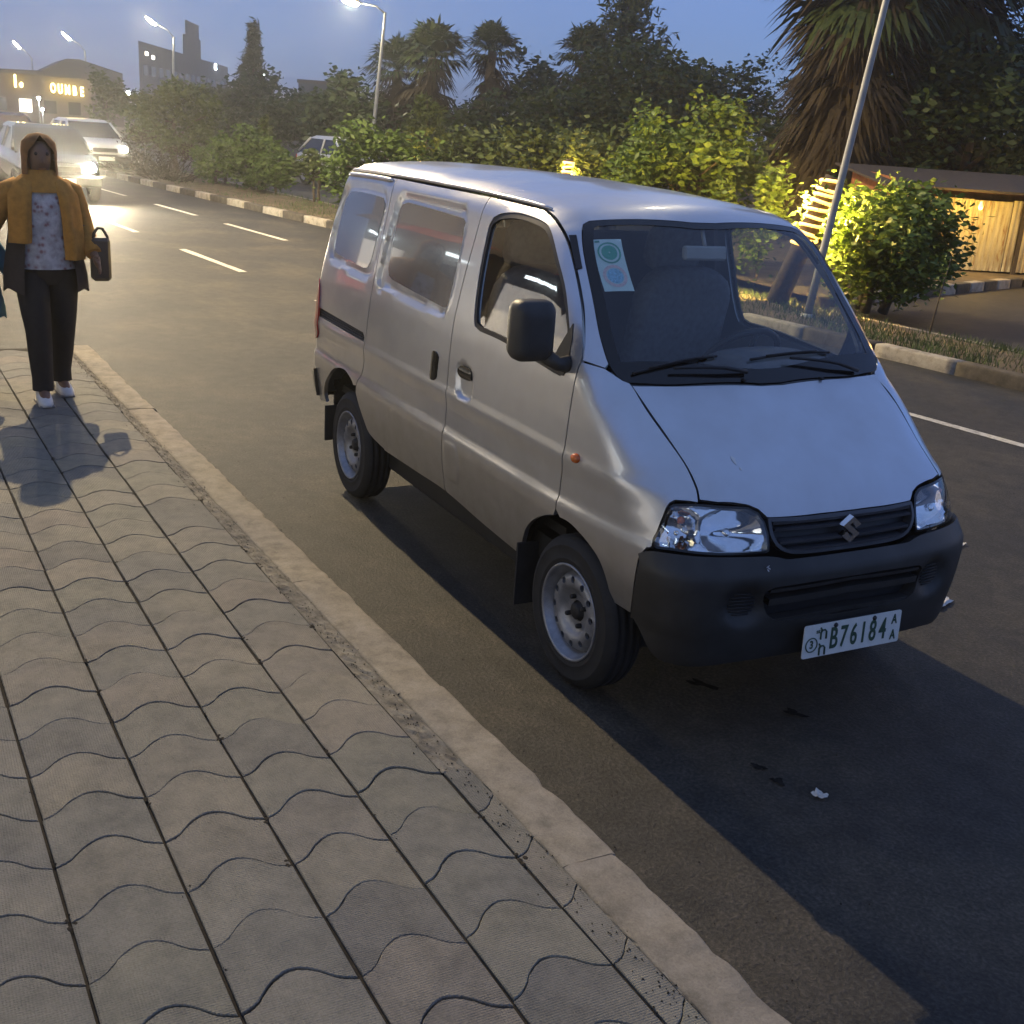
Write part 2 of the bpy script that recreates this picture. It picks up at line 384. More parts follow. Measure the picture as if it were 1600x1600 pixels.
TR = {
    'F_seam': ('S_side', [[-0.6754, 1.0038], [-0.5186, 0.9652], [-0.3722, 0.8962], [-0.2124, 0.7465], [-0.1134, 0.5878], [-0.0964, 0.5326], [-0.0972, 0.3652], [-0.0952, 0.1338], [-0.1042, -0.0623], [-0.1047, -0.1899]]),
    'arch_front': ('S_side', [[-0.4347, -0.5649], [-0.3985, -0.5089], [-0.369, -0.4461], [-0.3366, -0.3874], [-0.2612, -0.3093], [-0.1662, -0.2488], [-0.0959, -0.2245], [-0.0139, -0.2197], [0.0631, -0.2473], [0.1215, -0.2823], [0.1706, -0.3266], [0.2017, -0.3911], [0.224, -0.47], [0.2386, -0.5042]]),
    'fender_low': ('S_side', [[0.2386, -0.5042], [0.3351, -0.5172]]),
    'fender_bumper': ('S_side', [[0.3351, -0.5172], [0.3567, -0.3937], [0.376, -0.2652], [0.3864, -0.2155], [0.4109, -0.1618]]),
    'lamp_edge': ('S_side', [[0.4253, -0.1558], [0.4312, -0.129], [0.4283, -0.0519], [0.4225, 0.0272], [0.4238, 0.0676], [0.4311, 0.0849], [0.4599, 0.0945], [0.4767, 0.095]]),
    'hood_seam': ('S_side', [[0.0506, 0.5555], [0.2024, 0.4348], [0.3027, 0.3433], [0.3799, 0.2586], [0.4478, 0.162], [0.4763, 0.1031]]),
    'cowl_corner': ('S_side', [[-0.0127, 0.5544], [0.0062, 0.5519], [0.0379, 0.5485], [0.0506, 0.5555]]),
    'fender_pillar': ('S_side', [[-0.0923, 0.538], [-0.0127, 0.5544]]),
    'arch_rear': ('S_side', [[-2.7082, -0.4977], [-2.7674, -0.4937], [-2.7818, -0.4381], [-2.7435, -0.3595], [-2.6829, -0.2935], [-2.5614, -0.1916], [-2.4584, -0.149], [-2.358, -0.1439], [-2.2714, -0.1729], [-2.2161, -0.2284], [-2.1893, -0.2918], [-2.1387, -0.3908], [-2.0878, -0.469], [-2.0238, -0.4985], [-1.8719, -0.5223]]),
    'recess_slide': ('S_side', [[-1.8043, 0.9586], [-1.8846, 0.9595], [-1.9794, 0.9475], [-2.0144, 0.9253], [-2.0425, 0.7748], [-2.058, 0.5356], [-2.028, 0.5001], [-1.9658, 0.4907], [-1.2751, 0.4647], [-1.2194, 0.4853], [-1.2013, 0.5336], [-1.1806, 0.6434], [-1.2064, 0.8394], [-1.2216, 0.9356], [-1.2734, 0.9565], [-1.3351, 0.9584]]),
    'recess_slide_in': ('S_side', [[-1.9028, 0.9235], [-1.9617, 0.9125], [-1.9853, 0.8902], [-1.9636, 0.6114], [-1.9362, 0.5739], [-1.8803, 0.5588], [-1.26, 0.5201], [-1.2148, 0.5333], [-1.2005, 0.5668], [-1.201, 0.7984], [-1.233, 0.895], [-1.2763, 0.9116]]),
    'recess_rear': ('S_side', [[-2.6712, 0.9581], [-2.7698, 0.944], [-2.8251, 0.9065], [-2.8486, 0.7486], [-2.8246, 0.5983], [-2.7985, 0.553], [-2.7314, 0.5334], [-2.2443, 0.5047], [-2.1643, 0.5154], [-2.1337, 0.555], [-2.1131, 0.7257], [-2.1341, 0.9053], [-2.1763, 0.9399], [-2.2468, 0.9556]]),
    'recess_rear_in': ('S_side', [[-2.6339, 0.9248], [-2.7137, 0.9141], [-2.757, 0.8799], [-2.7707, 0.6561], [-2.7675, 0.6111], [-2.7049, 0.5914], [-2.2724, 0.5651], [-2.224, 0.575], [-2.1942, 0.6139], [-2.173, 0.7718], [-2.1697, 0.8987], [-2.2174, 0.9201]]),
    'door_window': ('S_side', [[-0.8809, 0.4871], [-0.927, 0.5009], [-0.9651, 0.5987], [-0.9973, 0.779], [-1.0087, 0.9019], [-0.9887, 0.9279], [-0.9453, 0.9441], [-0.8038, 0.9604], [-0.624, 0.9549], [-0.5246, 0.9306], [-0.405, 0.849], [-0.2952, 0.7545], [-0.1918, 0.6061], [-0.1559, 0.5132], [-0.1654, 0.4589], [-0.2007, 0.4369], [-0.2499, 0.4398], [-0.6579, 0.4801]]),
    'marker': ('S_side', [[-0.0122, 0.1069], [-0.054, 0.1068], [0.0292, 0.1038]]),
    'pillar_vent': ('S_side', [[-0.4229, 0.9419], [-0.4011, 0.9591], [-0.2977, 0.8706], [-0.3074, 0.8502]]),
    'windshield': ('S_side', [[-0.4095, 0.9933], [-0.4341, 1.0193], [-0.446, 1.0532], [-0.3993, 1.4872], [-0.4102, 1.8969], [-0.4279, 2.1021]]),
    'windshield2': ('S_side', [[-0.4095, 0.9933], [-0.2165, 0.8124], [-0.0832, 0.658], [-0.0034, 0.5693], [0.0379, 0.5485], [0.0576, 0.5845], [0.0898, 0.7823], [0.1165, 1.423]]),
    'lamp': ('S_front', [[0.6599, 0.7005], [0.6501, 0.748], [0.6366, 0.8028], [0.627, 0.826], [0.6103, 0.8396], [0.5393, 0.8482], [0.4589, 0.8448], [0.3753, 0.8378], [0.342, 0.821], [0.3235, 0.7945], [0.3126, 0.7579], [0.3094, 0.7039], [0.3262, 0.7003], [0.3916, 0.6991], [0.4683, 0.6992], [0.5351, 0.7015], [0.5972, 0.7026]]),
}
STK = [[-0.3655, 0.9969], [-0.3499, 1.1066], [-0.1906, 0.9814], [-0.2076, 0.8618]]
# ------------------------------------------------------------------ ground, road, pavement
m, n, l, b = new_mat('asphalt')
tc = n.new('ShaderNodeTexCoord')
g1 = noise(n, l, 72, 4, .75, vec=tc.outputs['Object']); g2 = noise(n, l, .9, 7, .68, vec=tc.outputs['Object']); g3 = noise(n, l, 9, 5, .6, vec=tc.outputs['Object'])
ca = ramp(n, l, g2.outputs[0], [(.36, (.023, .0222, .0212)), (.50, (.034, .0312, .0268)), (.62, (.054, .0465, .035))])
cb = ramp(n, l, g3.outputs[0], [(.35, (.70,)*3), (.65, (1.15,)*3)])
cc = ramp(n, l, g1.outputs[0], [(.34, (.42,)*3), (.5, (1.0,)*3), (.64, (1.9,)*3)])
x1 = mixc(n, l, 1.0, ca.outputs[0], cb.outputs[0], 'MULTIPLY'); x2 = mixc(n, l, .8, x1, cc.outputs[0], 'MULTIPLY')
l.new(x2, b.inputs['Base Color']); setp(b, rough=.72, spec=.35)
bump(n, l, b, g1.outputs[0], .8, .010)
MAT['asphalt'] = m
def stone_mat(name, base, alt, dark, sc=14, rough=.85, dimple=False, rand=.5):
    m, n, l, b = new_mat(name)
    tc = n.new('ShaderNodeTexCoord'); oi = n.new('ShaderNodeObjectInfo'); geo = n.new('ShaderNodeNewGeometry')
    ns = noise(n, l, sc, 6, .65, vec=geo.outputs['Position']); nf = noise(n, l, 160, 3, .7, vec=geo.outputs['Position']); nb = noise(n, l, 2.3, 4, .6, vec=geo.outputs['Position'])
    c1 = ramp(n, l, ns.outputs[0], [(.30, dark), (.5, base), (.72, alt)])
    rv = ramp(n, l, oi.outputs['Random'], [(0, (.72, .73, .77)), (.18, (.86, .88, .88)), (.35, (1.0, 1.0, .97)), (.55, (1.03, .97, .93)), (.75, (.91, .94, .88)), (1, (1.14, 1.08, 1.0))])
    c2 = mixc(n, l, rand, c1.outputs[0], rv.outputs[0], 'MULTIPLY')
    r3 = ramp(n, l, nf.outputs[0], [(.3, (.78,)*3), (.6, (1.08,)*3)]); c3 = mixc(n, l, .8, c2, r3.outputs[0], 'MULTIPLY')
    r4 = ramp(n, l, nb.outputs[0], [(.35, (.86, .86, .88)), (.65, (1.08, 1.05, .98))]); c4 = mixc(n, l, .9, c3, r4.outputs[0], 'MULTIPLY')
    l.new(c4, b.inputs['Base Color']); setp(b, rough=rough, spec=.25)
    if dimple:      # fine waffle print pressed into the paver faces
        mp = n.new('ShaderNodeMapping'); mp.inputs['Rotation'].default_value = (0, 0, R(45)); l.new(geo.outputs['Position'], mp.inputs[0])
        sx = n.new('ShaderNodeSeparateXYZ'); l.new(mp.outputs[0], sx.inputs[0]); o_ = []
        for k in ('X', 'Y'):
            mu = n.new('ShaderNodeMath'); mu.operation = 'MULTIPLY'; mu.inputs[1].default_value = 620; l.new(sx.outputs[k], mu.inputs[0])
            si = n.new('ShaderNodeMath'); si.operation = 'SINE'; l.new(mu.outputs[0], si.inputs[0]); o_.append(si)
        ad = n.new('ShaderNodeMath'); ad.operation = 'MULTIPLY'; l.new(o_[0].outputs[0], ad.inputs[0]); l.new(o_[1].outputs[0], ad.inputs[1])
        a2 = n.new('ShaderNodeMath'); a2.operation = 'MULTIPLY_ADD'; a2.inputs[1].default_value = .22; l.new(ad.outputs[0], a2.inputs[0]); l.new(nf.outputs[0], a2.inputs[2])
        bump(n, l, b, a2.outputs[0], .8, .005)
    else: bump(n, l, b, nf.outputs[0], .5, .006)
    return m
MAT['paver'] = stone_mat('concrete_paver', (.200, .192, .172), (.240, .228, .202), (.150, .146, .134), 11, .82, True, .95)
MAT['kerb'] = stone_mat('kerb_concrete', (.285, .252, .200), (.36, .32, .26), (.19, .168, .135), 13, .9, False, .35)
MAT['mortar'] = stone_mat('rough_mortar', (.19, .175, .145), (.30, .28, .23), (.10, .092, .078), 16, .95, False, .2)
MAT['grout'] = stone_mat('dark_joint_soil', (.035, .030, .024), (.055, .047, .036), (.02, .018, .015), 22, 1.0, False, .1)
MAT['white_kerb'] = stone_mat('white_painted_kerb', (.33, .30, .25), (.42, .39, .33), (.17, .15, .12), 9, .8, False, .3)
MAT['black_kerb'] = stone_mat('black_painted_kerb', (.075, .066, .054), (.115, .10, .08), (.045, .04, .034), 9, .85, False, .3)
MAT['line'] = stone_mat('worn_lane_paint', (.52, .50, .44), (.62, .60, .54), (.22, .20, .17), 20, .7, False, .1)
MAT['earth'] = stone_mat('dry_earth', (.12, .095, .065), (.17, .135, .09), (.08, .065, .045), 4, 1, False, .1)
def sheet(name, pts, z, material, parent=None):
    mb = MB(); mb.add([(x, y, z) for x, y in pts], [tuple(range(len(pts)))]); o = mb.build(name, material, parent); return o
road = struct(sheet('road', [(-480, -480), (480, -480), (480, 480), (-480, 480)], 0, 'asphalt'))
def strip(name, a, b_, w, z, material, parent):
    a, b_ = Vector((*a, 0)), Vector((*b_, 0)); d = (b_-a).normalized(); q = Vector((-d.y, d.x, 0))*w/2
    k = 6; mb = MB(); V = []
    for i in range(k+1):
        c_ = a.lerp(b_, i/k)
        for s_ in (-1, 1): V.append(c_+q*s_*(1+rnd.uniform(-.10, .10))+Vector((rnd.uniform(-.01, .01), 0, z)))
    mb.add(V, [(i*2, i*2+2, i*2+3, i*2+1) for i in range(k)]); return mb.build(name, material, parent)
L1 = lambda x: 2.29+.100*x
L2 = lambda x: 4.72+.120*x
for x0, x1 in ((-11.40, -13.82), (-16.07, -18.3), (-20.7, -23.0), (-6.8, -9.1), (-25.4, -27.7), (-2.2, -4.5)): strip('lane_marking', (x0, L1(x0)), (x1, L1(x1)), .11, .004, 'line', road)
for x0, x1 in ((-15.25, -17.9), (-19.4, -21.8), (-10.9, -13.4), (-6.6, -9.1), (-1.2, -4.9), (3.2, .7), (-23.8, -26.2), (-28.2, -30.6)): strip('lane_marking', (x0, L2(x0)), (x1, L2(x1)), .10, .004, 'line', road)
MAT['oil'] = plain('oil_stain', (.021, .0195, .0175), .95, vary=.5, scale=30, spec=.05)
def blot(name, x, y, r0, r1, mt, z=.005, rot=0):
    mb = MB(); n_ = 26; V = [(x, y, z)]
    for k in range(n_):
        a = 2*math.pi*k/n_; rr_ = 1+.35*math.sin(3*a+x*40)+rnd.uniform(-.3, .3); u, v = r0*rr_*math.cos(a), r1*rr_*math.sin(a); V.append((x+u*math.cos(rot)-v*math.sin(rot), y+u*math.sin(rot)+v*math.cos(rot), z))
    mb.add(V, [(0, k+1, (k+1) % n_+1) for k in range(n_)]); return mb.build(name, mt, road)
STAINS = ((.204, -.213, .055, .024, .6), (.516, -.023, .045, .02, .5), (.772, -.397, .024, .014, .4), (.865, -.394, .024, .016, .3))
for x, y, a, c_, ro in STAINS: blot('oil_stain', x, y, a, c_, 'oil', .005, ro)
# pavement slab with its pavers
PZ = .13; SLOPE = .0300
pave = struct(MB().add([(7.5, -4.29, PZ-.0085), (7.5, -1.10, PZ-.0085), (-6.10, -1.68, PZ-.0085), (-6.10, -4.70, PZ-.0085), (7.5, -4.29, -.02), (7.5, -1.1, -.02), (-6.10, -1.68, -.02), (-6.10, -4.70, -.02)], [(3, 2, 1, 0), (0, 1, 5, 4), (1, 2, 6, 5), (2, 3, 7, 6), (3, 0, 4, 7)]).build('pavement', 'grout'))
WF = [0, .083, .145, .207, .274, .357, .445, .500, .539, .637, .711, .776, .84, .923, 1]; WH = [0, .0042, .0142, .0307, .0525, .0715, .0836, .0864, .0865, .0765, .0590, .0375, .0190, .0055, 0]
PX, PW, GAP = .2262, .2735, .0045
def tile_loop(g, y0=0., y1=1.):
    ys = np.linspace(y0, y1, 19); w = np.interp(ys, WF, WH); yy = np.clip(ys*PW, y0*PW+g+.0025, y1*PW-g-.0025)
    near = [(-a+PX-g*.8, c_) for a, c_ in zip(w, yy)]; far = [(-a+g*.8, c_) for a, c_ in zip(w, yy)]
    return near+far[::-1]
def tile_mesh(jit, y0=0., y1=1.):
    r_ = random.Random(jit); a = tile_loop(GAP*.5, y0, y1); t = tile_loop(GAP*.5+.003, y0, y1); n_ = len(a)
    a = [(x+r_.uniform(-.0012, .0012), y+r_.uniform(-.0012, .0012)) for x, y in a]
    V = [(x, y, -.03) for x, y in a]+[(x, y, -.0022) for x, y in a]+[(x, y, 0) for x, y in t]
    F = [(k*n_+i, k*n_+(i+1) % n_, (k+1)*n_+(i+1) % n_, (k+1)*n_+i) for k in range(2) for i in range(n_)]
    h = n_//2
    F += [(2*n_+i, 2*n_+i+1, 2*n_+n_-2-i, 2*n_+n_-1-i) for i in range(h-1)]
    F = [q[::-1] for q in F]
    me = bpy.data.meshes.new('paver'); me.from_pydata(V, [], F); me.update()
    # make sure faces look up
    if me.polygons[-1].normal.z < 0: me.flip_normals()
    me.materials.append(MAT['paver']); return me
tmeshes = [tile_mesh(k) for k in range(6)]
ang = math.atan(SLOPE); ca_, sa_ = math.cos(ang), math.sin(ang)
tiles = []
for j in range(-7, 4):           # columns across, the joint A lies at y=-2.596 where x=0
    for i in range(-27, 32):
        u = -.040+PX*i+(-.018 if j >= 3 else 0)+rnd.uniform(-.0025, .0025); v = -2.596+PW*j+rnd.uniform(-.001, .001)
        x, y = u*ca_-(v+2.1)*sa_, u*sa_+(v+2.1)*ca_-2.1
        if x < -6.05 or x > 7.2: continue
        tiles.append((x, y, j))
def in_view(x, y, z):
    p = M.inverted() @ Vector((x, y, z))
    if p.z > -.3: return None
    return (p.x/-p.z*1779.54, p.y/-p.z*1779.54, -p.z)
vis = []; rest = []
for t in tiles:
    q = in_view(t[0]+.1, t[1]+.13, PZ)
    (vis if q and abs(q[0]) < 870 and abs(q[1]) < 880 else rest).append((q[2] if q else 99, t))
vis.sort(); rest += vis[300:]; vis = vis[:300]
def tile_place(t): return (t[0], t[1], PZ+rnd.uniform(-.0012, .0010)), (rnd.gauss(0, .0022), rnd.gauss(0, .0022), ang+rnd.gauss(0, .004))
for _, t in vis:
    o = bpy.data.objects.new('paver', rnd.choice(tmeshes)); COL.objects.link(o); o.parent = pave; o.location, o.rotation_euler = tile_place(t)
RV = []; RF = []; src = [(np.array([v.co[:] for v in me.vertices]), [tuple(p.vertices) for p in me.polygons]) for me in tmeshes[:1]][0]
for _, t in rest:
    l_, r_ = tile_place(t); Mx = Matrix.Translation(l_) @ Matrix.Rotation(r_[2], 4, 'Z'); A = np.array(Mx)[:3]
    o_ = len(RV)*len(src[0]); RV.append(src[0]@A[:, :3].T+A[:, 3]); RF += [tuple(q+o_ for q in f_) for f_ in src[1]]
me = bpy.data.meshes.new('paver_field'); me.from_pydata(np.vstack(RV).tolist(), [], RF); me.update()
o = obj('paver_field', me, 'paver', pave); o['kind'] = 'stuff'
# cut pavers between the last whole column and the kerb, near the viewer
cut = tile_mesh(9, 0, .34)
for i in range(3, 14):
    u = -.058+PX*i; v = -2.596+PW*4; o = bpy.data.objects.new('paver', cut); COL.objects.link(o); o.parent = pave
    o.location = (u*ca_-(v+2.1)*sa_, u*sa_+(v+2.1)*ca_-2.1, PZ-.001+rnd.uniform(-.002, .002)); o.rotation_euler = (0, 0, ang)
# rough mortar strip along the kerb
def kin(x): return -1.425+.0385*x       # inner edge of the kerb
def kout(x): return -1.255+.0385*x      # street edge
xs = np.linspace(-6.1, 7.4, 400); V = []; F = []; K = 7
for i, x in enumerate(xs):
    a = -1.502+.030*x+(.0 if x < .62 else .094); b_ = kin(x)+.006
    for k in range(K):
        f_ = k/(K-1); V.append((x, a+(b_-a)*f_+(.008*math.sin(x*37+k) if 0 < k < K-1 else 0), PZ-.0055+(.008*nrg.random()**1.5+.002*math.sin(x*11+k*2) if 0 < k < K-1 else .001)))
for i in range(len(xs)-1):
    for k in range(K-1): F.append((i*K+k, (i+1)*K+k, (i+1)*K+k+1, i*K+k+1))
me = bpy.data.meshes.new('mortar_strip'); me.from_pydata(V, [], [q for q in F]); me.update()
obj('mortar_strip', me, 'mortar', pave)
# near kerb
def kerb_stone(a0, a1, inner, outer, ztop, zbot, rough_, seed, nu=18):
    """one stone between stations a0..a1 along x, rounded worn edges"""
    r_ = random.Random(seed); prof = [(0, zbot-ztop), (0, -.006), (.03, -.001), (.14, 0), (.5, .001), (.90, -.001), (.965, -.005), (1.0, -.020), (1.02, zbot-ztop)]
    V = []; F = []; P_ = len(prof); ph = r_.random()*6; lf = r_.gauss(0, .0015)
    w1 = [r_.gauss(0, rough_) for _ in range(nu+1)]
    for i in range(nu+1):
        x = a0+(a1-a0)*i/nu; yi, yo = inner(x), outer(x)
        e = w1[i]*.6+.4*(w1[i-1] if i else 0)
        for k, (f_, dz) in enumerate(prof):
            y = yi+(yo-yi)*f_+(e if f_ >= .84 else e*.25 if f_ < .1 else 0); V.append((x, y, ztop+dz+lf+(abs(e)*-.6 if f_ > .9 and dz > -.1 else 0)+r_.gauss(0, .0012)*(dz > -.1)))
    for i in range(nu):
        for k in range(P_-1): F.append((i*P_+k, i*P_+k+1, (i+1)*P_+k+1, (i+1)*P_+k))
    F.append(tuple(range(P_-1, -1, -1))); F.append(tuple(nu*P_+k for k in range(P_)))
    return V, F
kerb = struct(MB().add([(x, y, z) for x in (-6.16, 7.4) for y, z in ((kin(x)+.01, -.02), (kin(x)+.01, PZ-.05), (kout(x)-.02, PZ-.05), (kout(x)-.02, -.02))], [(0, 1, 5, 4), (1, 2, 6, 5), (2, 3, 7, 6), (0, 3, 2, 1), (4, 5, 6, 7)]).build('kerb', 'grout'))
xx = 7.4; sd_ = 0
cuts = [7.3, 6.3, 5.2, 4.2, 3.1, 2.15, 1.145, .1, -.95, -1.9, -2.95, -4.0, -5.05, -6.12]
for a1, a0 in zip(cuts[:-1], cuts[1:]):
    sd_ += 1; V, F = kerb_stone(a0+.0015, a1-.0015, kin, kout, PZ+.004, .0, .006, sd_, 26)
    mb = MB(); mb.add(V, F[:-2], True); mb.add(V, F[-2:], False); mb.build('kerb_stone', 'kerb', kerb)
# the far kerb with black and white stones, its grass strip, the side road beyond
fk = lambda x: 6.75+.135*x
fb_ = lambda x: 8.12+.092*x
kf = struct(MB().add([(x, y, z) for x in (-60, 8) for y, z in ((fk(x)+.03, -.02), (fk(x)+.03, .10), (fk(x)+.18, .10), (fk(x)+.18, -.02))], [(0, 1, 5, 4), (1, 2, 6, 5), (2, 3, 7, 6), (3, 0, 4, 7)]).build('median_kerb', 'grout'))
k = 0; x = 5.2
while x > -46:
    V, F = kerb_stone(x-.945, x-.005, lambda q: fk(q)+.16, lambda q: fk(q), .135, 0, .004, 100+k, 8)
    mb = MB(); mb.add(V, F, True); mb.build('kerb_stone', 'white_kerb' if (k % 2 == 0) else 'black_kerb', kf); x -= .95; k += 1
mk = MB(); gx = np.linspace(8, -60, 120)
V = []
for x in gx:
    for f_ in (0, .25, .5, .75, 1): V.append((x, fk(x)+.14+(fb_(x)-fk(x)-.14)*f_, .10+.03*math.sin(x*1.7+f_*5)*(0 < f_ < 1)+(.0 if f_ < 1 else -.02)))
mk.add(V, [(i*5+j, i*5+j+1, i*5+6+j, i*5+5+j) for i in range(119) for j in range(4)], True)
verge = struct(mk.build('verge', 'earth'))
sheet('verge_edge', [(8, fb_(8)), (-60, fb_(-60)), (-60, fb_(-60)+.10), (8, fb_(8)+.10)], .085, 'kerb', verge)
# black and white kerb of the corner across the side road, earth behind it
c0, c1 = Vector((-8.15, 7.9, 0)), Vector((-9.95, 13.9, 0)); dr_ = (c1-c0).normalized(); nn_ = Vector((-dr_.y, dr_.x, 0))
yard = struct(sheet('yard', [(c0.x-.1, c0.y), (c1.x-.1, c1.y), (-9.2, 30), (-120, 60), (-120, 12.5), (-30, 9.0), (-14, 8.4)], .125, 'earth'))
ck = struct(MB().add([c0+Vector((-.12, 0, .09)), c1+Vector((-.12, 0, .09)), c1+Vector((-.12, 0, -.02)), c0+Vector((-.12, 0, -.02))], [(0, 1, 2, 3)]).build('corner_kerb', 'grout'))
L_ = (c1-c0).length; k = 0; s_ = 0.
while s_ < L_:
    V, F = kerb_stone(0.004, .50, lambda q: .16, lambda q: 0., .15, 0, .003, 300+k, 6)
    Mx = Matrix.Translation(c0+dr_*s_) @ Matrix(((dr_.x, nn_.x, 0, 0), (dr_.y, nn_.y, 0, 0), (0, 0, 1, 0), (0, 0, 0, 1)))
    mb = MB(); mb.add([Mx @ Vector(p) for p in V], F, True); mb.build('kerb_stone', 'white_kerb' if k % 2 else 'black_kerb', ck); s_ += .505; k += 1
# grass
MAT['grass'] = plain('verge_grass', (.055, .085, .022), .8, vary=.45, scale=3)
def blades(name, pos, h, w, material, parent=None):
    N = len(pos); a = nrg.uniform(0, 2*math.pi, N); hh = h*nrg.uniform(.5, 1.25, N); ln = nrg.normal(0, .35, (N, 2))*hh[:, None]
    dx = np.stack([np.cos(a), np.sin(a), 0*a], 1)*w; tip = pos+np.concatenate([ln, hh[:, None]], 1)
    V = np.stack([pos-dx, pos+dx, tip], 1).reshape(-1, 3); return np_mesh(name, V, np.arange(N*3).reshape(-1, 3))
gp = []
for _ in range(26000):
    x = 4-abs(rnd.gauss(0, 1))*13; f_ = rnd.random()**.8; dens = math.sin(x*2.3)+math.sin(x*.9+f_*4)+rnd.gauss(0, .8)
    if dens < -.9: continue
    y = fk(x)+.15+(fb_(x)-fk(x)-.15)*f_; gp.append((x, y, .095))
o = obj('verge_grass', blades('verge_grass', np.array(gp), .085, .006, 'grass'), 'grass'); o['kind'] = 'stuff'; o['label'] = 'short green grass growing on the median strip'
# small dirt and grit lying in the joints and along the kerb
gv = []
for _ in range(1500):
    x = rnd.uniform(-5.5, 2.4); 
    if rnd.random() < .55: y = kin(x)+rnd.gauss(-.03, .03); z = PZ+.001
    elif rnd.random() < .5: y = -2.596+.03*x+PW*rnd.randint(-3, 4)+rnd.gauss(0, .006); z = PZ
    else: y = kout(x)+.10+abs(rnd.gauss(0, .35)); z = .003
    gv.append((x, y, z, rnd.uniform(.0015, .005)))
mb = MB()
for x, y, z, s_ in gv:
    a = rnd.random()*6; mb.add([(x+s_*math.cos(a+q), y+s_*math.sin(a+q)*rnd.uniform(.5, 1), z) for q in (0, 2.1, 4.2)]+[(x, y, z+s_)], [(0, 1, 3), (1, 2, 3), (2, 0, 3)])
for _ in range(90):     # soil clumps at the joint crossings
    j = rnd.randint(-3, 4); i = rnd.randint(-20, 10); u = -.040+PX*i+rnd.gauss(0, .02); v = -2.596+PW*j+rnd.gauss(0, .004); x, y = u*ca_-(v+2.1)*sa_, u*sa_+(v+2.1)*ca_-2.1
    for _k in range(rnd.randint(2, 6)):
        s_ = rnd.uniform(.004, .011); cx, cy = x+rnd.gauss(0, .014), y+rnd.gauss(0, .006); n_ = 6
        mb.add([(cx+s_*math.cos(q)*rnd.uniform(.7, 1.2), cy+s_*math.sin(q)*rnd.uniform(.6, 1.1), PZ-.002) for q in np.arange(n_)*math.pi/3]+[(cx, cy, PZ+s_*.35)], [(q, (q+1) % n_, n_) for q in range(n_)], True)
o = mb.build('grit', 'grout'); o['kind'] = 'stuff'; o['label'] = 'dark grit and soil lying in the paving joints and gutter'

# ------------------------------------------------------------------ the van
SV = .78
def S_top(u, v, off=0.0):
    u = np.asarray(u, float); v = np.asarray(v, float)
    O = np.stack([u, v, 0*u+.5], -1); D = np.stack([0*u, 0*u, 0*u+1], -1)
    return O+D*(march(O, D, 46, 1.6)+off)[..., None]
XR = -2.45
def S_rear(u, v, off=0.0):
    u = np.asarray(u, float); v = np.asarray(v, float)
    O = np.stack([0*u+XR, 0*u, v], -1); D = np.stack([-np.cos(u), -np.sin(u), 0*u], -1)
    return O+D*(march(O, D)+off)[..., None]
DOM = {'side': (lambda a: S_side(a[:, 0], a[:, 1]/SV), lambda P: np.stack([P[:, 0], 0*P[:, 0], 0*P[:, 0]+ZA], 1)),
       'front': (lambda a: S_front(a[:, 0], a[:, 1]), lambda P: np.stack([0*P[:, 0]+XA, 0*P[:, 0], P[:, 2]], 1)),
       'bump': (lambda a: S_bump(a[:, 0], a[:, 1]), lambda P: np.stack([0*P[:, 0]+XA, 0*P[:, 0], P[:, 2]], 1)),
       'top': (lambda a: S_top(a[:, 0], a[:, 1]), lambda P: np.stack([P[:, 0], P[:, 1], 0*P[:, 0]], 1)),
       'rear': (lambda a: S_rear(a[:, 0], a[:, 1]), lambda P: np.stack([0*P[:, 0]+XR, 0*P[:, 0], P[:, 2]], 1))}
def surf(dom, a):
    f, ax = DOM[dom]; a = np.asarray(a, float); h = 2e-3
    P = f(a); Pu = f(a+(h, 0))-f(a-(h, 0)); Pv = f(a+(0, h))-f(a-(0, h))
    N = np.cross(Pu, Pv); N /= np.linalg.norm(N, axis=1)[:, None]+1e-12
    s_ = np.sign(((P-ax(P))*N).sum(1)); s_[s_ == 0] = 1
    return P, N*s_[:, None]
def panel(name, dom, outline, material, parent, holes=(), disp=(), res=.03, gap=.003, rim=.02, off=0.0, mirror=False, depth_fn=None, hole_rim=None):
    out = dedupe(np.asarray(outline, float)); out = inset(out, gap) if gap else out
    holes = [dedupe(np.asarray(h, float)) for h in holes]
    V, T, bl = cdt_fill(out, holes, [dedupe(np.asarray(d_[0], float)) for d_ in disp], res)
    P, N = surf(dom, V)
    dd = np.full(len(V), off)
    for loop, dep in disp:
        k = inside(loop, V) | (dist_loop(loop, V) < 1e-4); dd[k] -= dep
    if depth_fn is not None: dd -= depth_fn(V)
    P = P+N*dd[:, None]
    tn = np.cross(P[T[:, 1]]-P[T[:, 0]], P[T[:, 2]]-P[T[:, 0]])
    if (tn*N[T[:, 0]]).sum(1).mean() < 0: T = T[:, ::-1]
    mb = MB(); mb.add(P, [tuple(t) for t in T], True)
    for li, L in enumerate(bl):
        L = np.array(L); q = P[L]; r_ = rim if li == 0 or hole_rim is None else hole_rim
        if r_ <= 0: continue
        inn = q-N[L]*r_; n_ = len(L)
        # orientation by triangle winding along this loop
        F = [(i, (i+1) % n_, n_+(i+1) % n_, n_+i) for i in range(n_)]
        mb.add(np.vstack([q, inn]), F, False)
    if mirror:
        mb.v = [(p[0], -p[1], p[2]) for p in mb.v]; mb.f = [tuple(reversed(q)) for q in mb.f]
    return mb.build(name, material, parent)
def ms(pts): return np.asarray(pts, float)*(1, SV)
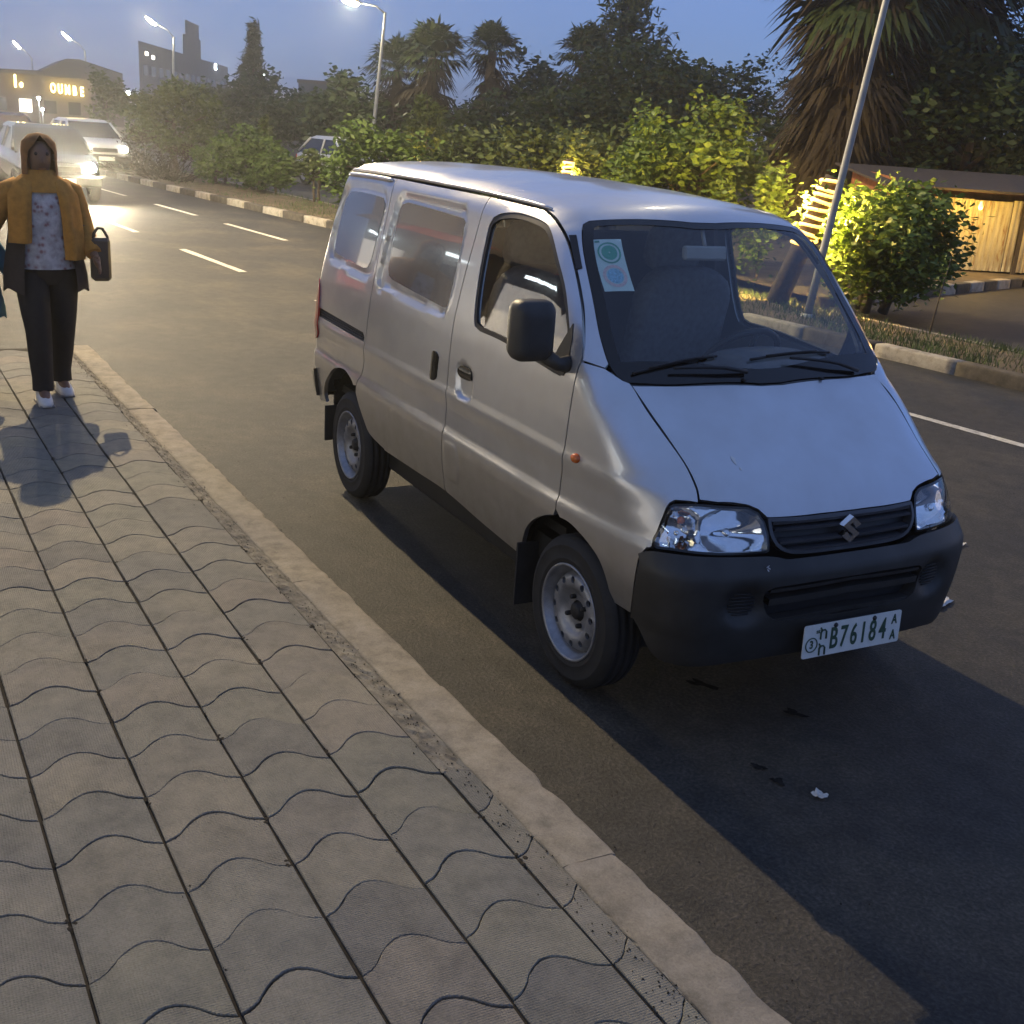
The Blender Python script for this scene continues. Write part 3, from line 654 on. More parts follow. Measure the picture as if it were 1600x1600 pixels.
def sym(half, dom):
    """half outline from one side to the centre -> whole outline mirrored about the centre plane"""
    h = np.asarray(half, float); m_ = h[::-1].copy()
    if dom == 'side': m_[:, 1] = math.pi*SV-m_[:, 1]
    elif dom == 'top': m_[:, 1] = -m_[:, 1]
    else: m_[:, 0] = -m_[:, 0]
    return np.vstack([h, m_])
def mirror_loop(p, dom):
    p = np.array(p, float)
    if dom in ('front', 'bump', 'rear'): p[:, 0] *= -1
    return p
def ellipse(c, rx, ry, n_=20): a = np.linspace(0, 2*math.pi, n_, endpoint=False); return np.stack([c[0]+rx*np.cos(a), c[1]+ry*np.sin(a)], 1)
def rrect(c, w, h, r, k=4):
    out = []
    for cx, cy, a0 in ((w/2-r, h/2-r, 0), (-w/2+r, h/2-r, 90), (-w/2+r, -h/2+r, 180), (w/2-r, -h/2+r, 270)):
        for i in range(k+1):
            a = R(a0+90*i/k); out.append((c[0]+cx+r*math.cos(a), c[1]+cy+r*math.sin(a)))
    return np.array(out)
van = thing('parked_van', 'silver compact cargo van with black bumper parked along the kerb', 'van', (-1.15, 0, 0))
t_ = {k: np.array(v[1]) for k, v in TR.items()}
B_SEAM = ms(cr([(-1.100, 1.000), (-1.102, .865), (-1.118, .631), (-1.120, .39), (-1.105, .094), (-1.109, -.108), (-1.114, -.2), (-1.125, -.366), (-1.127, -.492)]))
F_UP = ms(cr(t_['F_seam'][:6])); F_UP[0, 1] = 1.000*SV
F_LOW = ms(cr(t_['F_seam'][5:]))
ARCH_F = ms(cr(t_['arch_front'])); ARCH_R = ms(cr(t_['arch_rear'][1:]))
SILL = ms(cr([(-.43, -.566), (-.75, -.545), (-1.127, -.510), (-1.45, -.518), (-1.872, -.530)]))
iB = int(np.argmin(np.abs(SILL[:, 0]+1.127)))
sv = lambda p: np.asarray(p)*(1, SV)
parts = {}
def both(fn):
    for mir in (False, True): fn(mir)
def loopcat(*ls): return np.vstack([np.asarray(q).reshape(-1, 2) for q in ls])
arch_split = int(np.argmin(np.linalg.norm(ARCH_F-ARCH_F[0]-0, axis=1)*0+np.abs(ARCH_F[:, 0]+.101)+(ARCH_F[:, 1] < -.3)*9))
fender_out = loopcat(F_LOW, ARCH_F[arch_split+1:], sv(t_['fender_low'][1:]), ms(cr(t_['fender_bumper'])), ms(cr(t_['lamp_edge'])), ms(cr(t_['hood_seam'][::-1])), sv(t_['cowl_corner'][::-1]))
front_door_out = loopcat(B_SEAM, SILL[:iB][::-1], ARCH_F[:arch_split], F_LOW[::-1], F_UP[::-1][1:])
arch_r_end = ARCH_R[::-1]            # from sill up round to the back
SL = ms(cr([(-2.115, 1.000), (-2.093, .865), (-2.086, .593), (-2.089, .413), (-2.103, .136), (-2.125, -.06), (-2.195, -.20)]))
ia = int(np.argmin(np.linalg.norm(ARCH_R-SL[-1], axis=1)))
slide_out = loopcat(B_SEAM, SILL[iB:], ARCH_R[ia+1:][::-1], SL[::-1])
REAR = ms(cr([(-2.775, 1.000), (-2.84, .80), (-2.905, .45), (-2.935, .10), (-2.935, -.3), (-2.90, -.52)]))
quarter_out = loopcat(SL, ARCH_R[:ia][::-1], REAR[::-1])
win_loop = ms(cr_closed(t_['door_window'], .03))
rs, rsi = ms(cr_closed(t_['recess_slide'], .03)), ms(cr_closed(t_['recess_slide_in'], .03))
rr, rri = ms(cr_closed(t_['recess_rear'], .03)), ms(cr_closed(t_['recess_rear_in'], .03))
hrec = ms(cr_closed([(-1.02, .285), (-.93, .292), (-.885, .27), (-.868, .19), (-.875, .112), (-.91, .098), (-.98, .096), (-1.01, .12), (-1.03, .2)], .02))
hrec_in = inset(hrec, .010)
fuel = ms(cr_closed([(-1.095, -.20), (-1.03, -.182), (-.962, -.19), (-.950, -.30), (-.962, -.40), (-1.03, -.418), (-1.10, -.412), (-1.108, -.3)], .03))
rail_loop = ms([(-2.905, .205), (-2.14, .188), (-2.118, .16), (-2.120, .130), (-2.16, .128), (-2.905, .140)])
def side(mir):
    fd = panel('fender', 'side', fender_out, 'paint', van, res=.02, mirror=mir)
    sg = -1 if not mir else 1
    P, N = surf('side', sv([t_['marker'][0]])); p = P[0]
    mk = MB(); mk.lathe([(0, .016), (.008, .0155), (.017, .012), (.021, .006), (.022, -.004)], axis='Z', n=20)
    mk.v = [(p[0]+a*1.15, (p[1]-c_*1.0), p[2]+b_*.8) for a, b_, c_ in mk.v]
    if mir: mk.v = [(a, -b_, c_) for a, b_, c_ in mk.v]
    mk.build('side_marker_lamp', 'amber', fd)
    # front door, its window, handle and mirror
    d = panel('front_door', 'side', front_door_out, 'paint', van, holes=[win_loop], disp=[(hrec, .0), (hrec_in, .016), (fuel, .0), (inset(fuel, .007), -.003 if not mir else 0)], res=.02, mirror=mir, hole_rim=.03)
    panel('window_seal', 'side', win_loop, 'trim', d, holes=[inset(win_loop, .016)], res=.05, gap=0, rim=.012, off=-.003, mirror=mir)
    g = panel('window_pane', 'side', inset(win_loop, .014), 'side_glass', d, res=.06, gap=0, rim=0, off=-.012, mirror=mir)
    hb = panel('door_handle', 'side', ms(cr_closed([(-1.005, .275), (-.93, .280), (-.892, .262), (-.888, .225), (-.93, .212), (-1.0, .212), (-1.018, .24)], .015)), 'gloss_black', d, res=.015, gap=0, rim=.02, off=.004, mirror=mir, depth_fn=lambda V: .010*((V[:, 1]-.193)/.03)**2)
    # sliding door
    s = panel('sliding_door', 'side', slide_out, 'paint', van, disp=[(rs, 0), (inset(rs, .02), .016), (rsi, -.004)], res=.02, mirror=mir)
    panel('door_handle', 'side', ms(cr_closed([(-1.262, .292), (-1.218, .265), (-1.205, .20), (-1.225, .135), (-1.262, .118), (-1.298, .14), (-1.312, .20), (-1.300, .265)], .015)), 'gloss_black', s, res=.018, gap=0, rim=.015, off=.008, mirror=mir, depth_fn=lambda V: .012*((V[:, 0]+1.258)/.05)**2)
    panel('window_pane', 'side', inset(dedupe(rsi), .006), 'film_glass', s, res=.06, gap=0, rim=.004, off=-.0095, mirror=mir)
    # rear quarter
    q = panel('rear_quarter_panel', 'side', quarter_out, 'paint', van, holes=[rail_loop], disp=[(rr, 0), (inset(rr, .02), .016), (rri, -.004)], res=.02, mirror=mir, hole_rim=.02)
    panel('window_pane', 'side', inset(dedupe(rri), .006), 'film_glass', q, res=.06, gap=0, rim=.004, off=-.0095, mirror=mir)
    panel('slide_rail', 'side', inset(rail_loop, -.002), 'trim', q, res=.05, gap=0, rim=0, off=-.016, mirror=mir)
    for dv in (.146, .163, .180):
        a = np.linspace(-2.89, -2.135, 14); P, N = surf('side', np.stack([a, np.full(14, dv*SV)], 1))
        mb = MB(); mb.tube([(u[0], u[1]*(-1 if mir else 1), u[2]) for u in (P-N*.010)], .0035, 6); mb.build('rail_lip', 'bumper', q)
    # black vent strip on the pillar
    panel('pillar_vent', 'side', ms(t_['pillar_vent']), 'trim', van, res=.03, gap=0, rim=.006, off=.005, mirror=mir)
    # drip rail along the roof edge
    a = np.linspace(-2.80, -.62, 40); P, N = surf('side', np.stack([a, np.full(40, 1.012*SV)], 1))
    P = P+N*.004
    mb = MB(); mb.tube([(u[0], u[1]*(-1 if mir else 1), u[2]) for u in P], [.004]+[.0085]*38+[.004], 8); mb.build('drip_rail', 'paint', van)
    # rear door rail cover
    a = np.linspace(-2.79, -2.14, 16); P, N = surf('side', np.stack([a, np.full(16, .985*SV)], 1)); P = P+N*.002
    mb = MB(); mb.tube([(u[0], u[1]*(-1 if mir else 1), u[2]) for u in P], [.006]+[.013]*14+[.006], 8); mb.build('rail_cover', 'paint', van)
both(side)
# roof with both pillars in one pressing
W2 = ms(cr(t_['windshield2'][::-1])); W1 = ms(cr(t_['windshield'][:4]))
k0 = int(np.argmin(np.linalg.norm(W2-sv(t_['windshield2'][3]), axis=1)))
ROOF_REAR = ms(cr([(-2.80, 1.02), (-2.835, 1.2), (-2.85, math.pi/2)]))
roof_half = loopcat(ROOF_REAR[::-1], ms([(-2.2, 1.022), (-1.7, 1.022), (-1.134, 1.022), (-.80, 1.022), (-.70, 1.018)]), F_UP[1:]+(.004, .004), sv(t_['fender_pillar'][1:]), W2[k0:][1:], W1[1:-1], ms([(-.397, 1.50)]))
panel('roof_panel', 'side', sym(roof_half[::-1], 'side')[::-1], 'paint', van, res=.04, gap=.002)
# windscreen
ws_half = loopcat(ms([(.117, 1.50)]), ms(cr(t_['windshield2'][::-1])), W1[1:-1], ms([(-.397, 1.50)]))
ws = sym(ws_half, 'side')
ws_in = inset(dedupe(ws), .030); cen_v = math.pi/2*SV
ws_in[:, 0] = np.minimum(ws_in[:, 0], .075-.10*(np.abs(ws_in[:, 1]-cen_v)/.8)**2)
wsp = panel('windscreen', 'side', ws_in, 'windscreen', van, res=.07, gap=-.004, rim=0, off=-.003)
panel('windscreen_border', 'side', ws, 'gloss_black', van, holes=[ws_in], res=.05, gap=.001, rim=.012, off=-.001, hole_rim=.0)
# hood
hood_half = loopcat([(.122, 0)], cr([(.122, -.05), (.094, -.355), (.064, -.537), (.056, -.571)]), cr([(.202, -.562), (.303, -.547), (.38, -.537), (.448, -.539), (.474, -.547)]), cr([(.501, -.489), (.528, -.384), (.542, -.352), (.551, -.341), (.562, -.326), (.574, -.198), (.579, -.05)]), [(.579, 0)])
hood = panel('hood', 'top', sym(hood_half, 'top'), 'paint', van, res=.028, gap=.0025, rim=.02)
# headlights
lamp_loop = cr_closed(t_['lamp'], .02)
lamp_c = lamp_loop.mean(0)
def lamp_depth(V):
    a = ((V[:, 0]-.43)/.115)**2+((V[:, 1]-.768)/.075)**2
    b_ = ((V[:, 0]-.585)/.075)**2+((V[:, 1]-.765)/.07)**2
    d_ = np.maximum(.085*np.clip(1-a, 0, 1), .06*np.clip(1-b_, 0, 1))+.012
    return d_+.002*np.sin(V[:, 0]*420)*(b_ < 1)*(a > 1)
for mir in (False, True):
    lp = panel('headlight', 'front', inset(dedupe(lamp_loop), .004), 'chrome', van, res=.011, gap=0, rim=0, off=-.004, depth_fn=lamp_depth, mirror=mir)
    panel('lamp_bezel', 'front', lamp_loop, 'gloss_black', lp, holes=[inset(dedupe(lamp_loop), .0065)], res=.05, gap=-.001, rim=.02, off=.001, mirror=mir)
    panel('lamp_lens', 'front', inset(dedupe(lamp_loop), .006), 'lens', lp, res=.02, gap=0, rim=0, off=.002, mirror=mir)
    for (u, v, rr_, mm, nm) in ((.44, .768, .017, 'chrome', 'bulb_shield'), (.588, .80, .014, 'amber', 'indicator_bulb'), (.60, .755, .010, 'chrome', 'position_bulb')):
        P, N = surf('front', [(u, v)]); p = P[0]-N[0]*.032
        mb = MB(); mb.lathe([(.0001, rr_), (rr_*.6, rr_*.8), (rr_, 0), (rr_*.6, -rr_*.8), (.0001, -rr_)], (p[0], p[1]*(-1 if mir else 1), p[2]), 'X', 14); mb.build(nm, mm, lp)
# grille
gl_half = loopcat(cr([(.0, .803), (.108, .803), (.1907, .8025), (.3100, .8055)]), cr([(.3117, .800), (.3068, .7576), (.2836, .7187), (.2477, .6961), (.1955, .687), (.08, .686), (0, .686)]))
gr_loop = dedupe(sym(gl_half, 'front'))
gr = panel('grille', 'front', gr_loop, 'trim', van, res=.04, gap=-.002, rim=.0, off=-.035)
panel('grille_frame', 'front', gr_loop, 'grille', gr, holes=[inset(gr_loop, .011)], res=.04, gap=.0, rim=.03, off=.003, hole_rim=.035)
for zc, half in ((.7665, .29), (.7275, .272), (.700, .24), (.787, .295)):
    n_ = 28; us = np.linspace(-half, half, n_); P, N = surf('front', np.stack([us, np.full(n_, zc)], 1))
    mb = MB(); ht = .006
    V = []
    for p, nn in zip(P, N):
        for du, dz in ((.002, -ht*.4), (.002, ht), (-.030, ht*1.3), (-.030, -ht*.2)): V.append((p[0]+nn[0]*du, p[1]+nn[1]*du, p[2]+dz))
    F = []
    for i in range(n_-1):
        for k in range(4): F.append((i*4+k, i*4+(k+1) % 4, i*4+4+(k+1) % 4, i*4+4+k))
    mb.add(V, F); mb.build('grille_slat', 'grille', gr)
# emblem
S_ = [(1, .38), (0, 1), (-1, .36), (.28, -.40), (0, -.56), (-.48, -.10), (-1, -.38), (0, -1), (1, -.36), (-.28, .40), (0, .56), (.48, .10)]
mb = MB(); P, N = surf('front', [(0.0, .752)]); p = P[0]; sc_ = .042
loop = np.array(S_)*(.040, .047)
V, T, bl = cdt_fill(loop, res=.5)
fr_ = [(p[0]+.016, a, p[2]+b_) for a, b_ in V]; bk = [(p[0]-.004, a*1.06, p[2]+b_*1.06) for a, b_ in V]
mb.add(fr_, [tuple(t) for t in T][::1]); L = bl[0]; n_ = len(L)
mb.add([fr_[i] for i in L]+[bk[i] for i in L], [(i, (i+1) % n_, n_+(i+1) % n_, n_+i) for i in range(n_)])
mb.build('emblem', 'satin_chrome', gr)
# front bumper
bt = [(.7000, .6673), (.6640, .690), (.6, .6975), (.5401, .698), (.42, .697), (.315, .6947), (.285, .690), (.2525, .6815), (.15, .682), (.0401, .683), (0, .683)]
fb = S_side(t_['fender_bumper'][:4, 0], t_['fender_bumper'][:4, 1]); fb2 = np.stack([np.arctan2(-fb[:, 1], fb[:, 0]-XA)-.002, fb[:, 2]], 1)
low = cr([(.7044, .437), (.667, .384), (.62, .318), (.55, .303), (.38, .318), (.19, .328), (0, .330)])
bump_half = loopcat(cr(bt)[::-1], fb2[::-1], low[1:])
intake = dedupe(sym(loopcat([(0, .604)], cr([(.12, .603), (.22, .598), (.295, .592), (.318, .575), (.312, .52), (.292, .483), (.265, .468), (.12, .466)]), [(0, .466)]), 'bump'))
fogs = [ellipse((s_*.382, .531), .046, .050) for s_ in (1, -1)]
def bump_depth(V):
    f = np.zeros(len(V))
    for s_ in (1, -1):       # hollow around the fog lamp blanks
        e = ((V[:, 0]-s_*.375)/.075)**2+((V[:, 1]-.53)/.072)**2
        f += .018*np.clip(1.25-e, 0, 1)
    return f
bumper = panel('front_bumper', 'bump', sym(bump_half, 'bump'), 'bumper', van, holes=[intake], disp=[(fogs[0], .006), (fogs[1], .006)], res=.02, gap=.001, rim=.045, depth_fn=bump_depth, hole_rim=.05)
panel('intake_backing', 'bump', inset(intake, -.004), 'trim', bumper, res=.06, gap=0, rim=0, off=-.048)
for zc, hh in ((.552, .012), (.480, .008), (.592, .006)):
    n_ = 22; us = np.linspace(-.30, .30, n_)*(.95 if zc < .5 else 1); P, N = surf('bump', np.stack([us, np.full(n_, zc)-.015*np.abs(us)/.3], 1)); mb = MB(); V = []; F = []
    for p, nn in zip(P, N):
        for du, dz in ((-.006, -hh), (-.004, hh), (-.045, hh), (-.045, -hh)): V.append((p[0]+nn[0]*du, p[1]+nn[1]*du, p[2]+dz))
    for i in range(n_-1):
        for k in range(4): F.append((i*4+k, i*4+(k+1) % 4, i*4+4+(k+1) % 4, i*4+4+k))
    mb.add(V, F); mb.build('intake_bar', 'bumper', bumper)
for s_ in (1, -1):
    mb = MB()
    for k in range(7):
        z = .531-.036+.012*k; w = .042*math.sqrt(max(.05, 1-((z-.531)/.046)**2)); P, N = surf('bump', [(s_*.382-w, z), (s_*.382, z), (s_*.382+w, z)])
        mb.tube([tuple(q-nn*.020) for q, nn in zip(P, N)], .003, 6)
    mb.build('fog_lamp_blank', 'trim', bumper)
# scuffs where the white paint shows on the bumper edge
P, N = surf('bump', [(.318, .650)])
MAT['scuff'] = plain('pale_scuff', (.55, .56, .60), .7, vary=.2, scale=200)
mb = MB(); q0 = Vector(P[0])+Vector(N[0])*.0015
for dx, dz, ln, an in ((0, .010, .010, -.6), (.004, -.004, .016, -.9), (-.004, .016, .008, .4)):
    a = Vector((0, math.cos(an), math.sin(an)))*ln; b_ = Vector((0, -math.sin(an), math.cos(an)))*.0022; o_ = q0+Vector((0, dx, dz)); mb.quad(o_-a-b_, o_+a-b_*.3, o_+a*.8+b_, o_-a*.7+b_)
mb.build('scuff_mark', 'scuff', bumper)
# number plate
MAT['plate'] = plain('plate_white', (.70, .71, .68), .35, vary=.05, scale=30)
MAT['plate_ink'] = plain('plate_green', (.035, .075, .045), .5, vary=.2, scale=80)
pb = Matrix(((0, 0, 1, .712), (1, 0, 0, 0.005), (0, 1, 0, .398), (0, 0, 0, 1)))
pb = Matrix.Translation((.700, .004, .398)) @ Matrix.Rotation(R(-3), 4, 'Y') @ Matrix(((0, 0, 1, 0), (1, 0, 0, 0), (0, 1, 0, 0), (0, 0, 0, 1)))
mb = MB(); lp = rrect((0, 0), .444, .118, .008); V, T, bl = cdt_fill(lp, res=1)
f3 = [pb @ Vector((a, b_, .003)) for a, b_ in V]; k3 = [pb @ Vector((a, b_, -.001)) for a, b_ in V]; L = bl[0]; n_ = len(L)
mb.add(f3, [tuple(t) for t in T]); mb.add(k3, [tuple(t)[::-1] for t in T]); mb.add([f3[i] for i in L]+[k3[i] for i in L], [(i, n_+i, n_+(i+1) % n_, (i+1) % n_) for i in range(n_)])
plate = mb.build('number_plate', 'plate', van)
def ptxt(s, x, y, size, sx, bold=.0): 
    return text_mesh('plate_character', s, size, 'plate_ink', plate, pb @ Matrix.Translation((x, y, .0045)), .0008, sx, 'CENTER', bold)
for ch, x in zip('B76184', (-.088, -.043, .003, .047, .091, .138)): ptxt(ch, x, -.003, .108, .62, .0016)
ptxt('A', .190, .028, .050, .72, .001); ptxt('A', .190, -.030, .050, .72, .001); ptxt('3', -.186, -.012, .040, .8, .001)
mb = MB(); mb.tube([pb @ Vector((-.186+.025*math.cos(a), -.012+.025*math.sin(a), .0045)) for a in np.linspace(0, 2*math.pi, 24, endpoint=False)], .0022, 5, True); mb.build('plate_ring', 'plate_ink', plate)
for yy in (.024, -.034):
    mb = MB()
    st = [[(-.012, -.020), (-.013, .004), (-.008, .012), (.004, .013), (.011, .006), (.012, -.020)], [(-.016, .022), (-.010, .015), (-.012, .004)]]
    for q in st: mb.tube([pb @ Vector((-.136+a, yy+b_, .0045)) for a, b_ in q], .0034, 5)
    mb.build('plate_script', 'plate_ink', plate)
mb = MB()
for a, b_ in ((-.166, .036), (-.158, .036), (-.166, .030), (-.158, .030)): mb.box(pb @ Vector((a, b_, .0045)), (.002, .006, .004))
mb.build('plate_seal', 'plate_ink', plate)
for a in (-.085, .093):
    mb = MB(); mb.lathe([(.0001, .010), (.007, .008), (.009, .003)], pb @ Vector((a, .047, 0)), 'X', 10); mb.build('plate_bolt', 'trim', plate)
mb = MB(); mb.box((.660, .004, .40), (.06, .30, .09)); mb.build('plate_bracket', 'trim', van)
# rear end
zz = [(.42, .50), (.42, 1.0), (.36, 1.55), (.30, 1.69)]
rear_half = [(1.02, .46), (1.00, .70), (.98, 1.0), (.98, 1.3), (1.03, 1.55), (1.02, 1.68), (.5, 1.705), (0, 1.71)]
rd_loop = loopcat(cr([(-p[0], p[1]) for p in rear_half], .05), cr(rear_half[::-1], .05)[1:])
rg = sym(loopcat([(0, 1.18)], cr([(.5, 1.18), (.72, 1.2), (.76, 1.3), (.72, 1.58), (.5, 1.61)]), [(0, 1.615)]), 'rear')
rd = panel('tailgate', 'rear', rd_loop, 'paint', van, holes=[dedupe(rg)], res=.06, gap=0, rim=.02, off=-.007)
panel('window_pane', 'rear', dedupe(rg), 'side_glass', rd, res=.1, gap=0, rim=0, off=-.012)
for mir in (False, True): panel('tail_light', 'rear', cr_closed([(.80, .78), (.80, 1.07), (.90, 1.10), (1.00, 1.08), (1.045, .95), (1.04, .79), (.92, .76)], .03), 'red_lens', van, res=.03, gap=0, rim=.012, off=.008, mirror=not mir)
panel('rear_bumper', 'rear', loopcat([(-1.0, .44), (0, .40), (1.0, .44), (1.03, .60), (.5, .62), (0, .62), (-.5, .62), (-1.03, .60)]), 'bumper', van, res=.05, gap=0, rim=.03, off=.018)
# underbody, wheel houses, sills
mb = MB(); mb.box((-1.2, 0, .30), (2.9, 1.18, .16), bev=.02); mb.box((-.45, 0, .42), (1.0, 1.28, .10)); mb.box((-1.25, 0, .40), (1.0, 1.34, .07)); mb.box((.35, 0, .42), (.35, 1.0, .25)); mb.box((-2.75, 0, .45), (.35, 1.2, .14)); mb.build('underbody', 'dark_metal', van)
for s_ in (-1, 1):
    for xw, r_ in ((0., .37), (-2.35, .38)):
        mb = MB(); prof = [(r_, .0), (r_, .17), (.10, .20)]
        V = []; F = []; n_ = 24
        for k in range(n_+1):
            a = R(12+166*k/n_)
            for rr_, hh in ((r_+.02, -.03), (r_+.02, -.27), (.05, -.30)): V.append((xw-.04*(1 if xw == 0 else .6)+rr_*math.cos(a)*1.02, s_*(.685+hh), .29+rr_*math.sin(a)))
        for k in range(n_):
            for j in range(2): F.append((k*3+j, k*3+j+1, k*3+4+j, k*3+3+j))
        mb.add(V, F, True); mb.build('wheel_house', 'dark_metal', van)
    mb = MB(); mb.box((-.375, s_*.655, .30), (.012, .16, .26)); mb.build('mud_flap', 'rubber', van)
    mb = MB(); mb.box((-2.68, s_*.655, .33), (.012, .16, .20)); mb.build('mud_flap', 'rubber', van)
# wheels
def make_wheel(x, side_, steer=0):
    w = bpy.data.objects.new('wheel', None); COL.objects.link(w); w.location = (x, side_*.638, .289); w.parent = van; w.matrix_parent_inverse = Matrix.Translation((1.15, 0, 0))
    w.rotation_euler = (0, 0, steer+(math.pi if side_ > 0 else 0))
    M4 = w.matrix_parent_inverse
    def put(mb, nm, mt):
        me = bpy.data.meshes.new(nm); me.from_pydata([tuple(p) for p in mb.v], [], mb.f); me.polygons.foreach_set('use_smooth', mb.sm); me.update(); me.materials.append(MAT[mt]); o = bpy.data.objects.new(nm, me); COL.objects.link(o); o.parent = w; return o
    ty = MB()
    prof = [(.176, -.068), (.182, -.074), (.200, -.0765), (.203, -.0785), (.206, -.0765), (.225, -.0785), (.248, -.0765), (.251, -.078), (.254, -.076), (.268, -.070), (.279, -.060), (.2855, -.050)]
    for gx in (-.034, 0, .034): prof += [(.2885, gx-.009), (.281, gx-.006), (.281, gx+.002), (.289, gx+.005)]
    prof += [(.2855, .050), (.275, .064), (.25, .0765), (.2, .0765), (.178, .068)]
    ty.lathe(prof, axis='Y', n=56); put(ty, 'tyre', 'rubber')
    for k in range(56):   # tread shoulder blocks
        pass
    ri = MB(); ri.lathe([(.178, .066), (.172, .05), (.166, -.030), (.172, -.052), (.176, -.066), (.181, -.071), (.186, -.0735), (.184, -.078), (.178, -.079), (.173, -.072), (.169, -.058), (.160, -.050), (.157, -.036), (.152, -.028)], axis='Y', n=56)
    put(ri, 'rim', 'steel')
    # disc with a ring of round vent holes
    a = np.linspace(0, 2*math.pi, 60, endpoint=False)
    outer = np.stack([.153*np.cos(a), .153*np.sin(a)], 1); hub = np.stack([.040*np.cos(a[::3]), .040*np.sin(a[::3])], 1)
    hol = [ellipse((.123*math.cos(q), .123*math.sin(q)), .0125, .0125, 12) for q in np.arange(12)*math.pi/6+.1]
    V, T, bl = cdt_fill(outer, hol+[hub], res=.016)
    rr_ = np.linalg.norm(V, axis=1); dep = np.interp(rr_, [.04, .06, .075, .092, .103, .135, .148, .153], [-.030, -.032, -.034, -.052, -.060, -.056, -.040, -.028])
    P = np.stack([V[:, 0], dep, V[:, 1]], 1); di = MB(); di.add(P, [tuple(t) for t in T], True)
    for L in bl[1:]:
        q = P[L]; inn = q+np.array([0, .012, 0]); n_ = len(L); di.add(np.vstack([q, inn]), [(i, (i+1) % n_, n_+(i+1) % n_, n_+i) for i in range(n_)])
    put(di, 'wheel_disc', 'steel')
    hb = MB(); hb.lathe([(.0001, -.050), (.024, -.049), (.031, -.043), (.034, -.025), (.055, -.024), (.058, .0)], axis='Y', n=24)
    for k in range(4):
        q = k*math.pi/2+.5; hb.lathe([(.0001, -.052), (.008, -.051), (.0095, -.046), (.0095, -.025)], (.056*math.cos(q), 0, .056*math.sin(q)), 'Y', 8)
    put(hb, 'hub', 'dark_metal')
    dr = MB(); dr.lathe([(.0001, -.012), (.145, -.012), (.15, .02), (.15, .05)], axis='Y', n=32); put(dr, 'brake_drum', 'dark_metal')
for x, s_ in ((0, -1), (0, 1), (-2.35, -1), (-2.35, 1)): make_wheel(x, s_, R(1.5) if x == 0 else 0)
# mirrors
for s_ in (-1, 1):
    if s_ < 0:   # the far side carries no mirror in view
        mb = MB(); c0 = Vector((-.215, s_*.835, 1.298)); rr_ = []
        lv = [(-.048, .80), (-.040, .93), (-.015, 1.0), (.025, 1.0), (.045, .93), (.058, .74), (.062, .45)]
        V = []; F = []; base = rrect((0, 0), .150, .215, .035, 5); n_ = len(base)
        for dx, sc_ in lv:
            for a, b_ in base: V.append(c0+Vector((dx+.10*a*s_*-.35, a*sc_*1.0*(1 if True else 1), b_*sc_)))
        for k in range(len(lv)-1):
            for i in range(n_): F.append((k*n_+i, k*n_+(i+1) % n_, (k+1)*n_+(i+1) % n_, (k+1)*n_+i))
        F.append(tuple(range((len(lv)-1)*n_, len(lv)*n_)))
        mb.add(V, F, True); mb.tube([c0+Vector((.02, -s_*.05, -.085)), c0+Vector((.045, -s_*.095, -.115)), c0+Vector((.05, -s_*.135, -.115))], [.030, .026, .032], 10); mir_o = mb.build('door_mirror', 'bumper', van)
        mb = MB(); mb.add([c0+Vector((-.046+.10*a*s_*-.35, a*.8, b_*.8)) for a, b_ in base], [tuple(range(n_))]); mb.build('mirror_glass', 'chrome', mir_o)
    # black sail behind the mirror foot
    lp = ms([(-.285, .452), (-.175, .445), (-.158, .49), (-.175, .60), (-.20, .66), (-.24, .56)])
    panel('mirror_sail', 'side', lp, 'bumper', van, res=.04, gap=0, rim=.015, off=.004, mirror=(s_ > 0))
# wipers
for base, tip, mid in (((.085, -.10), (.030, -.555), 0), ((.065, .46), (.050, -.06), 0)):
    a = np.linspace(0, 1, 10); xy = np.outer(1-a, base)+np.outer(a, tip)
    P, N = surf('top', xy); P = P+N*np.interp(a, [0, .25, .6, 1], [.012, .030, .026, .016])[:, None]
    mb = MB(); mb.tube([tuple(q) for q in P[:7]], np.interp(a[:7], [0, .7], [.009, .005]), 6); 
    # blade
    b0, b1 = np.array(tip), np.array(base); m0 = b0+(b1-b0)*.0; ln = np.linspace(0, .78, 12); d_ = (b1-b0); bx = np.outer(1-ln, tip)+np.outer(ln, np.array(base)+np.array([-.055, 0]))
    Q, N2 = surf('top', bx); Q = Q+N2*.008
    mb.tube([tuple(q) for q in Q], .0055, 6); mb.tube([tuple(q+N2[0]*.008) for q in Q[2:10]], .004, 6); mb.build('wiper', 'trim', van)
for x_, y_ in ((.150, -.12), (.150, .25)):
    P, N = surf('top', [(x_-.045, y_)]); mb = MB(); mb.box(Vector(P[0])+Vector((0, 0, .004)), (.022, .014, .010), bev=.003); mb.build('washer_nozzle', 'trim', van)
# stickers inside the windscreen
MAT['sticker'] = plain('inspection_sticker', (.62, .74, .68), .6, vary=.06, scale=40)
MAT['sticker_green'] = plain('sticker_print_green', (.10, .32, .24), .6, vary=.2, scale=200)
MAT['sticker_blue'] = plain('sticker_print_blue', (.28, .52, .66), .6, vary=.35, scale=120)
MAT['sticker_pink'] = plain('sticker_print_pink', (.72, .52, .50), .6, vary=.2, scale=120)
stp = sv(STK)      # four corners in the windscreen domain
def on_ws(a, b_, off):
    q = (stp[0]*(1-a)+stp[1]*a)*(1-b_)+(stp[3]*(1-a)+stp[2]*a)*b_
    P, N = surf('side', [q]); return P[0]+N[0]*off
mb = MB(); g = 5; V = [on_ws(i/g, j/g, -.0045) for j in range(g+1) for i in range(g+1)]
mb.add(V, [(j*(g+1)+i, j*(g+1)+i+1, (j+1)*(g+1)+i+1, (j+1)*(g+1)+i) for j in range(g) for i in range(g)]); stk = mb.build('inspection_sticker', 'sticker', wsp)
